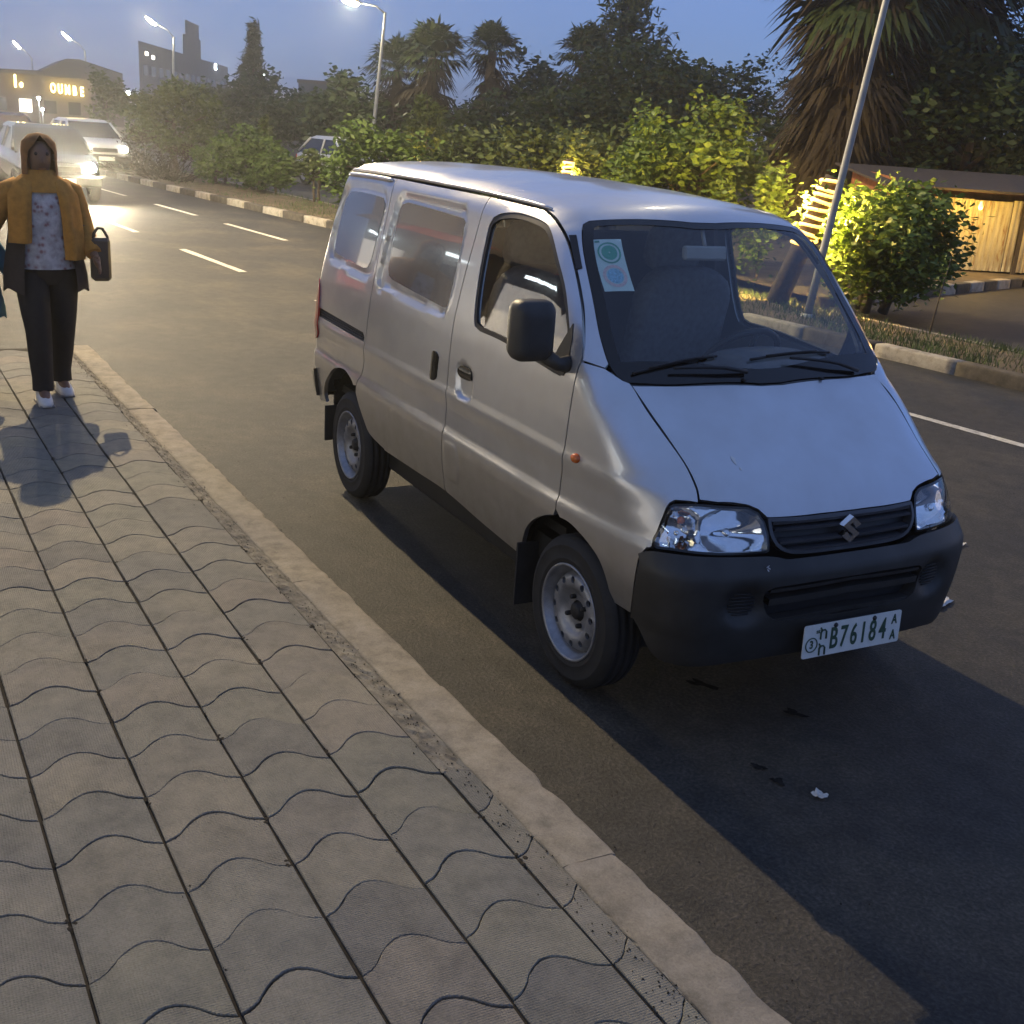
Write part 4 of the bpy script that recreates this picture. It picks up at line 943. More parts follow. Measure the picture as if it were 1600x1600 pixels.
def ring(cy_, r0, r1, mt, nm, off):
    mb = MB(); n_ = 28; V = []
    for rr_ in (r0, r1):
        for k in range(n_): a = 2*math.pi*k/n_; V.append(on_ws(.5+rr_*math.cos(a), cy_+rr_*.52*math.sin(a), off))
    mb.add(V, [(k, (k+1) % n_, n_+(k+1) % n_, n_+k) for k in range(n_)]); return mb.build(nm, mt, stk)
ring(.28, .34, .40, 'sticker_green', 'sticker_seal', -.0035); ring(.28, .03, .27, 'sticker_green', 'sticker_seal', -.0035); ring(.72, .30, .40, 'sticker_pink', 'sticker_seal', -.0035); ring(.72, .01, .27, 'sticker_blue', 'sticker_seal', -.0035)
mb = MB(); mb.add([on_ws(a, b_, -.0035) for a, b_ in ((.06, .03), (.22, .03), (.22, .075), (.06, .075))], [(0, 1, 2, 3)]); mb.build('sticker_number', 'sticker_green', stk)
# bird droppings on the hood and the glass
MAT['dropping'] = plain('bird_dropping', (.66, .66, .64), .8, vary=.1)
def splash(dom, u, v, a_, b_, off, parent):
    q = [(u+a_*math.cos(t1)*rnd.uniform(.6, 1.2), v+b_*math.sin(t1)*rnd.uniform(.6, 1.2)) for t1 in np.arange(9)*2*math.pi/9]; P, N = surf(dom, [(u, v)]+q); mb = MB(); mb.add(P+N*off, [(0, i+1, (i+1) % 9+1) for i in range(9)]); return mb.build('bird_dropping', 'dropping', parent)
splash('top', .395, -.36, .016, .008, .0012, hood); splash('top', .425, -.352, .006, .004, .0012, hood)
# interior
mb = MB(); dash = []
pr = [(-.02, 1.02), (-.02, 1.10), (-.10, 1.135), (-.26, 1.125), (-.36, 1.07), (-.38, .95), (-.34, .75), (-.02, .70)]
V = [(a, s_*.60, b_) for s_ in (-1, 1) for a, b_ in pr]; n_ = len(pr)
mb.add(V, [(i, (i+1) % n_, n_+(i+1) % n_, n_+i) for i in range(n_)]+[tuple(range(n_)), tuple(range(2*n_-1, n_-1, -1))]); mb.build('dashboard', 'dash', van)
mb = MB(); V = []
for k in range(9):
    yy = .30+.26*math.cos(math.pi*k/8)*-1; hgt = .075*math.sin(math.pi*k/8)**.5
    for xx, hz in ((-.10, .4), (-.20, 1), (-.34, .9)): V.append((xx, yy, 1.12+hgt*hz))
mb.add(V, [(k*3+j, k*3+j+1, k*3+4+j, k*3+3+j) for k in range(8) for j in range(2)], True); mb.build('instrument_hood', 'dash', van)
rot = Matrix.Rotation(R(-52), 3, 'Y'); sc0 = Vector((-.48, .32, 1.10))
mb = MB(); mb.tube([sc0+rot @ Vector((.185*math.cos(a), .185*math.sin(a), 0)) for a in np.linspace(0, 2*math.pi, 36, endpoint=False)], .014, 8, True)
for a in (R(0), R(180), R(270)): mb.tube([sc0+rot @ Vector((.03*math.cos(a+R(90)), .03*math.sin(a+R(90)), -.03)), sc0+rot @ Vector((.18*math.cos(a+R(90)), .18*math.sin(a+R(90)), 0))], .012, 6)
mb.lathe([(.0001, .012), (.05, .008), (.06, -.02), (.0001, -.05)], axis='Z', n=20); nv = 20*4
mb.v[-nv:] = [tuple(sc0+rot @ Vector(p)) for p in mb.v[-nv:]]
mb.tube([sc0+rot @ Vector((0, 0, -.03)), sc0+rot @ Vector((0, 0, -.32))], .03, 8); mb.build('steering_wheel', 'trim', van)
for yy in (-.36, .36):
    st = bpy.data.objects.new('seat', None); COL.objects.link(st); st.location = (-.85, yy, .75); attach(st, van)
    def cushion(dx, dy, dz, c_, nm, rot_=None):
        mb = MB(); lv = [(-1, .72), (-.88, .92), (-.6, 1), (.6, 1), (.88, .92), (1, .72)]; V = []; base = rrect((0, 0), dx, dy, min(dx, dy)*.3, 4); n_ = len(base)
        for h, sc_ in lv:
            for a, b_ in base: V.append(Vector((a*sc_, b_*sc_, h*dz/2)))
        if rot_ is not None: V = [rot_ @ p for p in V]
        F = [(k*n_+i, k*n_+(i+1) % n_, (k+1)*n_+(i+1) % n_, (k+1)*n_+i) for k in range(5) for i in range(n_)]+[tuple(range(n_-1, -1, -1)), tuple(range(5*n_, 6*n_))]
        mb.add([p+Vector(c_) for p in V], F, True); return mb.build(nm, 'seat', st)
    cushion(.50, .50, .16, (-.72, yy, .82), 'seat_cushion'); ro = Matrix.Rotation(R(-78), 3, 'Y')
    cushion(.62, .48, .14, (-1.00, yy, 1.12), 'seat_back', ro)
    cushion(.20, .28, .10, (-1.07, yy, 1.50), 'head_restraint', ro)
mb = MB(); mb.box((-1.30, 0, 1.0), (.03, 1.24, 1.1), bev=.01); mb.build('partition', 'dark_metal', van)
mb = MB(); mb.box((-1.5, 0, .52), (2.6, 1.25, .04)); mb.build('floor_pan', 'dark_metal', van)
mb = MB(); mb.box((-.37, 0.0, 1.555), (.03, .20, .055), Matrix.Rotation(R(-8), 3, 'Y'), .012); mb.tube([(-.37, 0, 1.58), (-.40, 0, 1.64)], .008, 6); mb.build('rear_view_mirror', 'beige_trim', van)
mb = MB(); mb.box((-.10, -.46, 1.145), (.05, .20, .004)); mb.build('paper_slip', 'sticker', van)

# ------------------------------------------------------------------ plants
def leaf_mat(name, c0, c1, rough=.55, trans=.25):
    m, n, l, b = new_mat(name); geo = n.new('ShaderNodeNewGeometry'); oi = n.new('ShaderNodeObjectInfo')
    t = noise(n, l, 1.4, 3, .6, vec=geo.outputs['Position']); t2 = noise(n, l, 14, 2, .6, vec=geo.outputs['Position'])
    ad = n.new('ShaderNodeMath'); ad.operation = 'ADD'; l.new(t.outputs[0], ad.inputs[0]); l.new(t2.outputs[0], ad.inputs[1])
    r_ = ramp(n, l, ad.outputs[0], [(.75, c0), (1.2, c1)]); l.new(r_.outputs[0], b.inputs['Base Color']); setp(b, rough=rough, spec=.3)
    tl = n.new('ShaderNodeBsdfTranslucent'); l.new(r_.outputs[0], tl.inputs[0]); mx = n.new('ShaderNodeMixShader'); mx.inputs[0].default_value = trans
    l.new(b.outputs[0], mx.inputs[1]); l.new(tl.outputs[0], mx.inputs[2]); l.new(mx.outputs[0], n['Material Output'].inputs[0]); return m
MAT['leaf'] = leaf_mat('broad_leaf', (.030, .060, .010), (.085, .135, .025))
MAT['leaf_dark'] = leaf_mat('dark_leaf', (.016, .030, .010), (.040, .062, .018))
MAT['leaf_mid'] = leaf_mat('mid_leaf', (.030, .050, .014), (.075, .100, .028))
MAT['needle'] = leaf_mat('conifer_needle', (.018, .034, .014), (.048, .066, .024), .7, .1)
MAT['dry'] = leaf_mat('dead_frond', (.016, .012, .007), (.040, .029, .015), .9, .1)
MAT['palm'] = leaf_mat('palm_leaf', (.014, .026, .009), (.040, .056, .016), .5, .15)
MAT['bark'] = plain('bark', (.075, .058, .042), .95, vary=.35, scale=18, bmp=.4)
def leaves(centres, spread, n_, size, flat=.35, aspect=.5, droop=0.):
    """leaf quads (bent diamonds) gathered round clump centres -> V,F arrays"""
    c_ = np.asarray(centres)[nrg.integers(0, len(centres), n_)]
    p = c_+nrg.normal(0, 1, (n_, 3))*np.asarray(spread)
    d = nrg.normal(0, 1, (n_, 3)); d[:, 2] = d[:, 2]*flat-droop; d /= np.linalg.norm(d, axis=1)[:, None]
    u = np.cross(d, nrg.normal(0, 1, (n_, 3))); u /= np.linalg.norm(u, axis=1)[:, None]+1e-9
    s_ = size*nrg.uniform(.55, 1.3, n_)[:, None]; nm = np.cross(d, u)
    a = p-d*s_; e = p+d*s_; b1 = p+u*s_*aspect-d*s_*.1+nm*s_*.12; b2 = p-u*s_*aspect-d*s_*.1+nm*s_*.12
    V = np.stack([a, b1, e, b2], 1).reshape(-1, 3); return V, np.arange(n_*4).reshape(-1, 4)
def crown_clumps(c_, rx, ry, rz, n_, shell=.55, gap_seed=0):
    d = nrg.normal(0, 1, (n_, 3)); d /= np.linalg.norm(d, axis=1)[:, None]; r_ = shell+(1-shell)*nrg.random(n_)**.6
    lump = 1+.16*np.sin(d[:, 0]*5+gap_seed)+.14*np.sin(d[:, 1]*6+d[:, 2]*4+gap_seed*2)
    return np.asarray(c_)+d*(r_*lump)[:, None]*np.array([rx, ry, rz])
def trunk_mesh(base, top, r0, limbs, name, parent, material='bark'):
    mb = MB(); b_ = Vector(base); t = Vector(top); k = 7
    pts = [b_.lerp(t, i/(k-1))+Vector((math.sin(i*1.3)*r0*.5, math.cos(i*1.7)*r0*.5, 0)) for i in range(k)]
    mb.tube(pts, [r0*(1.25-.75*i/(k-1)) for i in range(k)], 8)
    for e in limbs:
        s_ = b_.lerp(t, rnd.uniform(.45, .95)); e = Vector(e); md = s_.lerp(e, .5)+Vector((0, 0, .08*(e-s_).length))
        mb.tube([s_, md, e], [r0*.42, r0*.28, r0*.10], 6)
    return mb.build(name, material, parent)
def broad_tree(name, label, x, y, ztop, w, material='leaf', zlow=None, n_=4500, size=.06, group=None, clumps=60, dens=.16, trunks=1, cat='tree', z0=.1, lean=(0, 0)):
    t = thing(name, label, cat, (x, y, z0), 0, group); zlow = zlow if zlow is not None else z0+.25*(ztop-z0)
    zc, rz = (ztop+zlow)/2, (ztop-zlow)/2; rx = w/2
    C_ = crown_clumps((x+lean[0], y+lean[1], zc), rx*.86, rx*.86, rz*.88, clumps, .5, rnd.random()*9)
    V, F = leaves(C_, (rx*dens, rx*dens, rz*dens), n_, size)
    me = np_mesh('crown', V, F); obj('crown', me, material, t)
    for k in range(trunks):
        ox, oy = (rnd.uniform(-.12, .12)*w, rnd.uniform(-.12, .12)*w) if trunks > 1 else (0, 0)
        trunk_mesh((x+ox, y+oy, z0-.05), (x+ox*1.6+lean[0], y+oy*1.6+lean[1], zc), max(.02, w*.028), [tuple(C_[i]) for i in nrg.integers(0, clumps, 5)], 'trunk', t)
    return t
def conifer(name, label, x, y, ztop, w, n_=4000, size=.13, material='needle', z0=.1, group=None, power=1.0, cat='tree', tiers=16, upturn=.15):
    t = thing(name, label, cat, (x, y, z0), 0, group); H = ztop-z0; cl = []; limbs = []
    for k in range(tiers):
        f_ = (k+.5)/tiers; rr_ = w/2*(1-f_)**power*rnd.uniform(.75, 1.15)+.03*w; z = z0+H*(.10+.88*f_); m_ = max(3, int(9*(1-f_)))
        for j in range(m_):
            a = 2*math.pi*(j+rnd.random())/m_; e = (x+rr_*math.cos(a), y+rr_*math.sin(a), z+upturn*rr_); limbs.append(e)
            for q in (.35, .6, .82, 1.0): cl.append((x+rr_*q*math.cos(a), y+rr_*q*math.sin(a), z+upturn*rr_*q+rnd.gauss(0, .02*H)))
    V, F = leaves(cl, (w*.035, w*.035, H*.018), n_, size, .8, .22); obj('crown', np_mesh('crown', V, F), material, t)
    mb = MB(); mb.tube([(x, y, z0-.05), (x, y, z0+H*.5), (x, y, ztop-.02*H)], [w*.035+.03, w*.022+.02, .01], 7)
    for e in limbs[::3]: mb.tube([(x, y, e[2]-.15*w*.2), e], [.02, .006], 4)
    mb.build('trunk', 'bark', t); return t
def fan_palm(name, label, x, y, ztop, r_, z0=.1, skirt=.5, fans=34, seed=1, group=None, lean=(.03, .07), trunk_r=.22, material='palm', skirt_r=None):
    rg = random.Random(seed); t = thing(name, label, 'palm tree', (x, y, z0), 0, group); H = ztop-z0-r_*.75; top = Vector((x+lean[0]*H, y+lean[1]*H, z0+H))
    mb = MB(); mb.tube([Vector((x, y, z0-.05)).lerp(top, i/6) for i in range(7)], [trunk_r*(1.2-.4*i/6) for i in range(7)], 10); mb.build('trunk', 'bark', t)
    def fan(o_, dirv, L, spread, nl, lw, out, pet=.35):
        dirv = dirv.normalized(); sd_ = dirv.cross(Vector((0, 0, 1))); sd_ = sd_.normalized() if sd_.length > 1e-3 else Vector((1, 0, 0)); upv = sd_.cross(dirv)
        h = o_+dirv*L*pet; w_ = .012*L
        out[0] += [o_-sd_*w_, o_+sd_*w_, h+sd_*w_, h-sd_*w_]; b0 = len(out[0])-4; out[1].append((b0, b0+1, b0+2, b0+3))
        for k in range(nl):
            a = -spread+2*spread*k/(nl-1); dd = (dirv*math.cos(a)+sd_*math.sin(a)+upv*(.18*math.cos(a)+rg.gauss(0, .05))).normalized(); ll = L*(1-pet)*(.72+.28*math.cos(a))*rg.uniform(.85, 1.1)
            wv = dd.cross(upv).normalized()*lw*L; mid = h+dd*ll*.6; tip = h+dd*ll+Vector((0, 0, -ll*rg.uniform(.15, .42)))
            b0 = len(out[0]); out[0] += [h, mid-wv, tip, mid+wv]; out[1].append((b0, b0+1, b0+2, b0+3))
    out = [[], []]
    for k in range(fans):
        a = 2*math.pi*k*.618; el = 1.35-(1.75 if r_ < 2 else 2.25)*(k/fans)+rg.gauss(0, .08); fan(top+Vector((rg.gauss(0, .05), rg.gauss(0, .05), 0)), Vector((math.cos(a)*math.cos(el), math.sin(a)*math.cos(el), math.sin(el))), r_*rg.uniform(.85, 1.1), R(68), 15, .035, out)
    me = bpy.data.meshes.new('fronds'); me.from_pydata([tuple(p) for p in out[0]], [], out[1]); me.update(); obj('fronds', me, material, t)
    if skirt > 0:
        out = [[], []]; sr = skirt_r or r_*.42
        for k in range(int((90 if r_ < 2 else 330)*skirt)+20):
            a = rg.uniform(0, 2*math.pi); f_ = rg.random(); o_ = Vector((x, y, z0)).lerp(top, 1-skirt*f_)
            fan(o_, Vector((math.cos(a)*.62, math.sin(a)*.62, -.8+.45*(1-f_)+rg.gauss(0, .25))), sr*2*rg.uniform(.8, 1.2), R(28), 9, .030, out, .25)
        me = bpy.data.meshes.new('dead_skirt'); me.from_pydata([tuple(p) for p in out[0]], [], out[1]); me.update(); obj('dead_skirt', me, 'dry', t)
    return t
# leafy trees on the median strip near the van
broad_tree('leafy_tree', 'wide leafy green tree with big leaves just behind the roof of the van', -11.57, 8.0, 2.45, 2.75, 'leaf', .45, 10500, .062, clumps=110, dens=.11, trunks=3, lean=(0, .1))
broad_tree('leafy_tree', 'bushy yellow-lit tree on the grass strip beside the corrugated kiosk', -7.62, 8.2, 1.74, 1.95, 'leaf', .18, 8500, .058, clumps=90, dens=.15, trunks=3, lean=(.05, .12))
broad_tree('leafy_shrub', 'small yellow-lit shrub seen above the windscreen top edge', -9.83, 8.2, 1.68, .80, 'leaf', .3, 1600, .055, clumps=24, dens=.2, cat='shrub')
G1 = 'green shrubs lining the median strip'
broad_tree('leafy_shrub', 'bright green rounded shrub rising behind the rear corner of the van roof', -19.08, 5.95, 1.9, 2.1, 'leaf', .2, 4200, .075, G1, 60, .15, 2, 'shrub')
broad_tree('leafy_shrub', 'small rounded green shrub at the right end of the lit shrub row', -24.93, 5.6, 1.12, 1.15, 'leaf', .22, 2600, .06, G1, 40, .15, 1, 'shrub')
broad_tree('leafy_shrub', 'tall green shrub in the middle of the lit shrub row by the far kerb', -26.15, 5.3, 1.55, 1.75, 'leaf', .15, 3600, .07, G1, 50, .15, 2, 'shrub')
conifer('conifer_shrub', 'pointed pale green young conifer standing among the lit shrubs', -27.0, 5.9, 1.85, 1.0, 2200, .09, 'leaf_mid', .1, None, .8, 'shrub', 10)
broad_tree('leafy_shrub', 'light green shrub at the left end of the lit shrub row', -27.77, 4.9, 1.25, 1.4, 'leaf', .12, 3000, .07, G1, 40, .15, 2, 'shrub')
broad_tree('thin_tree', 'thin young tree with bare stems next to the rear edge of the van', -22.78, 5.9, 1.2, .95, 'leaf_mid', .55, 900, .06, None, 22, .2, 3)
broad_tree('round_tree', 'big round-topped tree left of the lit shrubs under the grey block', -31.95, 4.7, 2.75, 2.75, 'leaf_mid', .5, 5200, .085, clumps=80, dens=.12)
broad_tree('round_tree', 'orange-lit tree in front of the building with the glowing sign', -55.96, 6.71, 3.25, 2.2, 'leaf_mid', .6, 2200, .13, clumps=40, dens=.15)
# dry shrubs at the far kerb
for k, (x, y, h, lb) in enumerate(((-28.6, 3.9, .95, 'dry tan shrub with bare spiky stems at the far kerb'), (-30.3, 3.6, 1.15, 'taller dry spiky shrub under the round tree at the kerb'), (-33.0, 3.3, .9, 'low dry shrub furthest along the far kerb'))):
    t = thing('dry_shrub', lb, 'shrub', (x, y, .1), 0, 'dry shrubs by the far kerb'); mb = MB()
    for _ in range(60):
        a = rnd.random()*6.28; e = rnd.uniform(.25, 1.2); L_ = h*rnd.uniform(.6, 1.1); p0 = Vector((x+rnd.gauss(0, .25), y+rnd.gauss(0, .25), .08)); d_ = Vector((math.cos(a)*math.cos(e), math.sin(a)*math.cos(e), math.sin(e)))
        mb.tube([p0, p0+d_*L_*.6, p0+d_*L_+Vector((0, 0, -.08))], [.014, .010, .003], 4)
    mb.build('stems', 'dry', t)
    V, F = leaves([(x+rnd.gauss(0, .3), y+rnd.gauss(0, .3), .1+h*rnd.uniform(.3, .95)) for _ in range(16)], (.12, .12, .1), 420, .06, .6, .3); obj('leaf_tufts', np_mesh('leaf_tufts', V, F), 'dry', t)['kind'] = 'stuff'
# the dark line of trees behind
conifer('dark_conifer', 'tall narrow dark conifer in front of the grey block', -64.16, 15.98, 6.6, 3.2, 4200, .26, z0=0, power=1.3, tiers=22)
for x, y, z, w, lb in ((-60.4, 14.55, 4.3, 4.6, 'broad dark tree at the foot of the narrow conifer'), (-49.0, 14.2, 3.1, 5.6, 'low wide dark tree right of the narrow conifer'), (-54.9, 11.8, 2.7, 4.0, 'low dark tree behind the round-topped tree'), (-43.7, 14.2, 3.6, 3.6, 'dark tree just left of the middle lamp post'), (-42.5, 21.9, 5.4, 3.5, 'dark loose-topped tree between the two slim palms'), (-31.5, 22.4, 4.6, 3.4, 'dark tree joining the domed tree and the flat-topped one')):
    broad_tree('dark_tree', lb, x, y, z, w, 'leaf_dark', .3, 3400, .17, 'dark trees behind the median', 60, .14, z0=0)
fan_palm('fan_palm', 'palm at the left of the palm group behind the lamp post', -45.0, 16.54, 5.3, 1.7, 0, .62, 34, 3, 'palms behind the van', material='palm', trunk_r=.25)
fan_palm('fan_palm', 'tallest palm of the group right of the middle lamp post', -40.8, 16.3, 5.75, 1.8, 0, .65, 38, 5, 'palms behind the van', trunk_r=.28)
fan_palm('fan_palm', 'slim palm standing alone against the sky above the rear of the van', -39.8, 18.3, 5.9, 1.45, 0, .5, 34, 8, 'palms behind the van')
fan_palm('fan_palm', 'dark palm touching the feathery tall tree on its left', -38.1, 21.5, 6.05, 1.5, 0, .5, 34, 9, 'palms behind the van')
for x, y, z, w, mt, lb in ((-34.9, 14.7, 2.7, 3.4, 'leaf_dark', 'dark rounded tree below the tallest palm'), (-34.0, 16.6, 3.2, 3.9, 'leaf_dark', 'dark rounded tree below the slim palm'), (-29.5, 16.5, 3.6, 4.0, 'leaf_dark', 'dark rounded tree behind the small string-lit trunk'), (-21.0, 9.1, 1.95, 2.2, 'leaf_mid', 'green bush right behind the middle of the van roof'), (-19.4, 9.9, 2.1, 2.2, 'leaf_mid', 'green bush left of the small string-lit trunk'), (-17.9, 10.5, 2.35, 2.2, 'leaf_mid', 'green bush right of the small string-lit trunk')):
    broad_tree('bush', lb, x, y, z, w, mt, .1, 3200, .12 if mt == 'leaf_dark' else .085, 'bushes behind the van roof', 55, .15, 1, 'bush', 0)
conifer('feathery_conifer', 'pale feathery conifer behind the rear half of the van roof', -25.1, 9.6, 2.65, 1.9, 3200, .12, 'leaf_mid', 0, None, .7, 'tree', 12)
conifer('feathery_tree', 'tallest feathery dark tree cut by the top edge above the van', -35.4, 22.0, 7.3, 4.0, 5200, .22, 'needle', 0, None, .55, 'tree', 24, .9)
broad_tree('domed_tree', 'large domed dark tree above the front of the van roof', -30.0, 19.35, 5.15, 4.9, 'leaf_dark', .5, 6000, .13, None, 90, .11, z0=0)
broad_tree('flat_topped_tree', 'flat-topped dark acacia left of the big palm', -33.1, 25.4, 5.1, 5.4, 'leaf_dark', 2.4, 4200, .12, None, 70, .11, z0=0)
fan_palm('big_fan_palm', 'huge palm with hanging dead fronds behind the near lamp post', -16.4, 15.2, 7.2, 2.3, .12, .92, 60, 21, 'big palms on the right', trunk_r=.45, skirt_r=.85)
fan_palm('big_fan_palm', 'second huge palm with dead fronds right of the near lamp post', -17.7, 18.7, 7.5, 2.4, .12, .92, 60, 22, 'big palms on the right', trunk_r=.45, skirt_r=.9)
broad_tree('spreading_tree', 'spreading dark tree in the top right corner with sky showing through', -18.2, 21.6, 7.4, 5.6, 'leaf_dark', 3.0, 7000, .10, None, 90, .12, z0=.12, lean=(.5, .9))
broad_tree('dark_tree', 'dense dark tree behind the corrugated kiosk', -15.6, 18.6, 4.4, 5.6, 'leaf_dark', .4, 9000, .11, 'dark trees behind the median', 70, .13, z0=.12)
broad_tree('dark_tree', 'dense dark tree behind the bushy yellow-lit tree', -20.5, 19.8, 3.4, 5.6, 'leaf_dark', .3, 5200, .14, 'dark trees behind the median', 70, .13, z0=.12)
wd = []
for k in range(60):
    f_ = k/59; x = -95+75*f_+rnd.uniform(-3, 3); y = 22+24*f_+rnd.uniform(-2, 3); h = rnd.uniform(2.4, 3.6)
    for _ in range(10): wd.append((x+rnd.gauss(0, 1.4), y+rnd.gauss(0, 1.4), rnd.uniform(.2, h)))
V, F = leaves(wd, (.6, .6, .5), 16000, .28); o = obj('far_wood', np_mesh('far_wood', V, F), 'leaf_dark'); o['kind'] = 'stuff'; o['label'] = 'far dark mass of trees closing the view behind the median'
# sapling on the strip
t = thing('sapling', 'thin bare sapling on the grass strip at the right edge', 'tree', (-5.83, 7.45, .1)); mb = MB(); mb.tube([(-5.83, 7.45, .05), (-5.80, 7.47, .5), (-5.76, 7.50, .95)], [.012, .009, .004], 6); mb.build('stem', 'bark', t)
V, F = leaves([(-5.8, 7.47, z) for z in (.6, .8, .95)], (.05, .05, .06), 50, .03); obj('leaf_tufts', np_mesh('leaf_tufts', V, F), 'leaf', t)['kind'] = 'stuff'
# ------------------------------------------------------------------ lamps
MAT['pole'] = plain('galvanised_pole', (.36, .36, .34), .45, metal=.3, vary=.12, scale=5)
def kelvin_point(name, loc, watts, col, r_, parent):
    d = bpy.data.lights.new(name, 'POINT'); d.energy = watts; d.color = col; d.shadow_soft_size = r_
    o = bpy.data.objects.new(name, d); COL.objects.link(o); o.location = loc; attach(o, parent); return o
def street_lamp(label, base, H, lean, arm, on, watts, glow, r0=.075, head=.55, group='street lamps along the road', col=(1, .86, .55), soft=.12):
    t = thing('street_lamp', label, 'street lamp', base, 0, group); b_ = Vector(base); top = b_+Vector((lean[0]*H, lean[1]*H, H)); av = Vector(arm)
    mb = MB(); mb.tube([b_.lerp(top, i/8) for i in range(9)], [r0*(1.15-.5*i/8) for i in range(9)], 12); mb.lathe([(r0*2.2, 0), (r0*2.2, .03), (r0*1.4, .06)], b_, 'Z', 12); mb.build('pole', 'pole', t)
    e = top+av; mb = MB(); mb.tube([top-Vector((0, 0, .05)), top+av*.35+Vector((0, 0, av.length*.10)), e], [r0*.5, r0*.42, r0*.36], 8); mb.build('arm', 'pole', t)
    ad = av.normalized(); s_ = ad.cross(Vector((0, 0, 1))).normalized(); hl = head; mb = MB(); V = []
    for f_, w_, hh in ((0, .06, .05), (.15, .11, .09), (.6, .13, .10), (.95, .10, .06), (1.0, .05, .03)):
        c_ = e+ad*hl*(f_-.2); V += [c_-s_*w_, c_-s_*w_*.7+Vector((0, 0, hh)), c_+s_*w_*.7+Vector((0, 0, hh)), c_+s_*w_]
    mb.add(V, [(i*4+j, i*4+(j+1) % 4, i*4+4+(j+1) % 4, i*4+4+j) for i in range(4) for j in range(4)]+[(3, 2, 1, 0), (16, 17, 18, 19)]); hd = mb.build('lamp_head', 'pole', t)
    mb = MB(); k = 8; c_ = e+ad*hl*.33
    V = []
    for zz, sc_ in ((.0, 1.0), (-.05, .95), (-.085, .7), (-.10, .3)):
        for j in range(10): a = 2*math.pi*j/10; V.append(c_+ad*math.cos(a)*hl*.38*sc_+s_*math.sin(a)*.11*sc_*(head/.55)+Vector((0, 0, zz*(head/.55)-.002)))
    mb.add(V, [(i*10+j, i*10+10+j, i*10+10+(j+1) % 10, i*10+(j+1) % 10) for i in range(3) for j in range(10)]+[tuple(range(30, 40))[::-1]], True); mb.build('lamp_glass', glow, hd)
    if watts: kelvin_point('lamp_light', c_+Vector((0, 0, -.22)), watts, col, soft, t)
    return t
MAT['glow'] = emis('lit_lamp_glass', (1, .86, .50), 4)
MAT['glow_far'] = emis('lit_lamp_glass_far', (1, .90, .55), 30)
KEY_W = 1800
street_lamp('tall street lamp on the near pavement whose light throws the shadows', (-15.0, -2.9, 0), 9.6, (0, 0), (.25, 2.2, .15), True, KEY_W, 'glow', soft=.07, col=(1, .78, .45))
street_lamp('near leaning lamp post on the grass strip right of the windscreen', (-7.02, 6.70, .08), 6.4, (.066, .070), (-.5, -1.7, .35), True, 12, 'glow', .042, col=(1, .84, .52))
street_lamp('middle lamp post with its lamp glaring at the top edge', (-39.68, 13.64, 0), 5.75, (.025, .074), (-.5, -.9, .26), True, 110, 'glow_far', .075, .9)
street_lamp('lamp post standing in front of the grey block', (-75.0, 13.75, 0), 6.05, (.01, .03), (-.4, -1.0, .68), True, 160, 'glow_far', .085, 1.0)
street_lamp('lamp post beside the glowing sign letters', (-108.5, 13.6, 0), 6.0, (0, -.02), (-.3, -1.1, .85), True, 0, 'glow_far', .10, 1.2)
street_lamp('furthest lamp post at the left edge', (-140.9, 12.7, 0), 5.9, (0, -.02), (-.2, -1.1, 1.0), True, 0, 'glow_far', .12, 1.3)
# trunks wrapped in string lights
MAT['string'] = emis('string_light', (1, .52, .06), .75)
def wrapped(label, base, top, r_, turns, z_from, watts, tube_r=.018):
    t = thing('string_lit_trunk', label, 'lit trunk', base, 0, 'trunks wrapped in string lights'); b_, e = Vector(base), Vector(top); mb = MB(); mb.tube([b_, b_.lerp(e, .5), e], [r_*1.1, r_, r_*.8], 10); mb.build('trunk', 'bark', t)
    ax = (e-b_).normalized(); u = ax.orthogonal().normalized(); v = ax.cross(u); pts = []
    N = int(turns*18)
    for k in range(N+1):
        f_ = z_from+(1-z_from)*(k+9*math.sin(k*.061)+5*math.sin(k*.143+1))/(N+9); f_ = min(max(f_, z_from), 1); a = 2*math.pi*turns*k/N; c_ = b_.lerp(e, f_); pts.append(c_+(u*math.cos(a)+v*math.sin(a))*(r_*(1.1-.3*f_)+tube_r*1.1+rnd.uniform(0, .006)))
    mb = MB(); mb.tube(pts, tube_r, 6); mb.build('light_string', 'string', t)
    kelvin_point('string_glow', b_.lerp(e, z_from+(1-z_from)*.55)+Vector((-.77, .64, 0))*(r_+.11), watts, (1, .62, .14), .07, t)
    return t
wrapped('bright string-lit trunk glowing yellow beside the near lamp post', (-8.03, 7.08, .1), (-7.70, 7.42, 1.68), .125, 12, .42, 420, .020)
wrapped('small string-lit trunk glowing just above the van roof', (-17.44, 9.25, .1), (-17.38, 9.38, 1.48), .09, 9, .55, 30, .024)
wrapped('tiny string-lit trunk showing at the far roof edge of the van', (-24.3, 8.95, .1), (-24.28, 9.0, 1.26), .09, 9, .45, 20, .03)
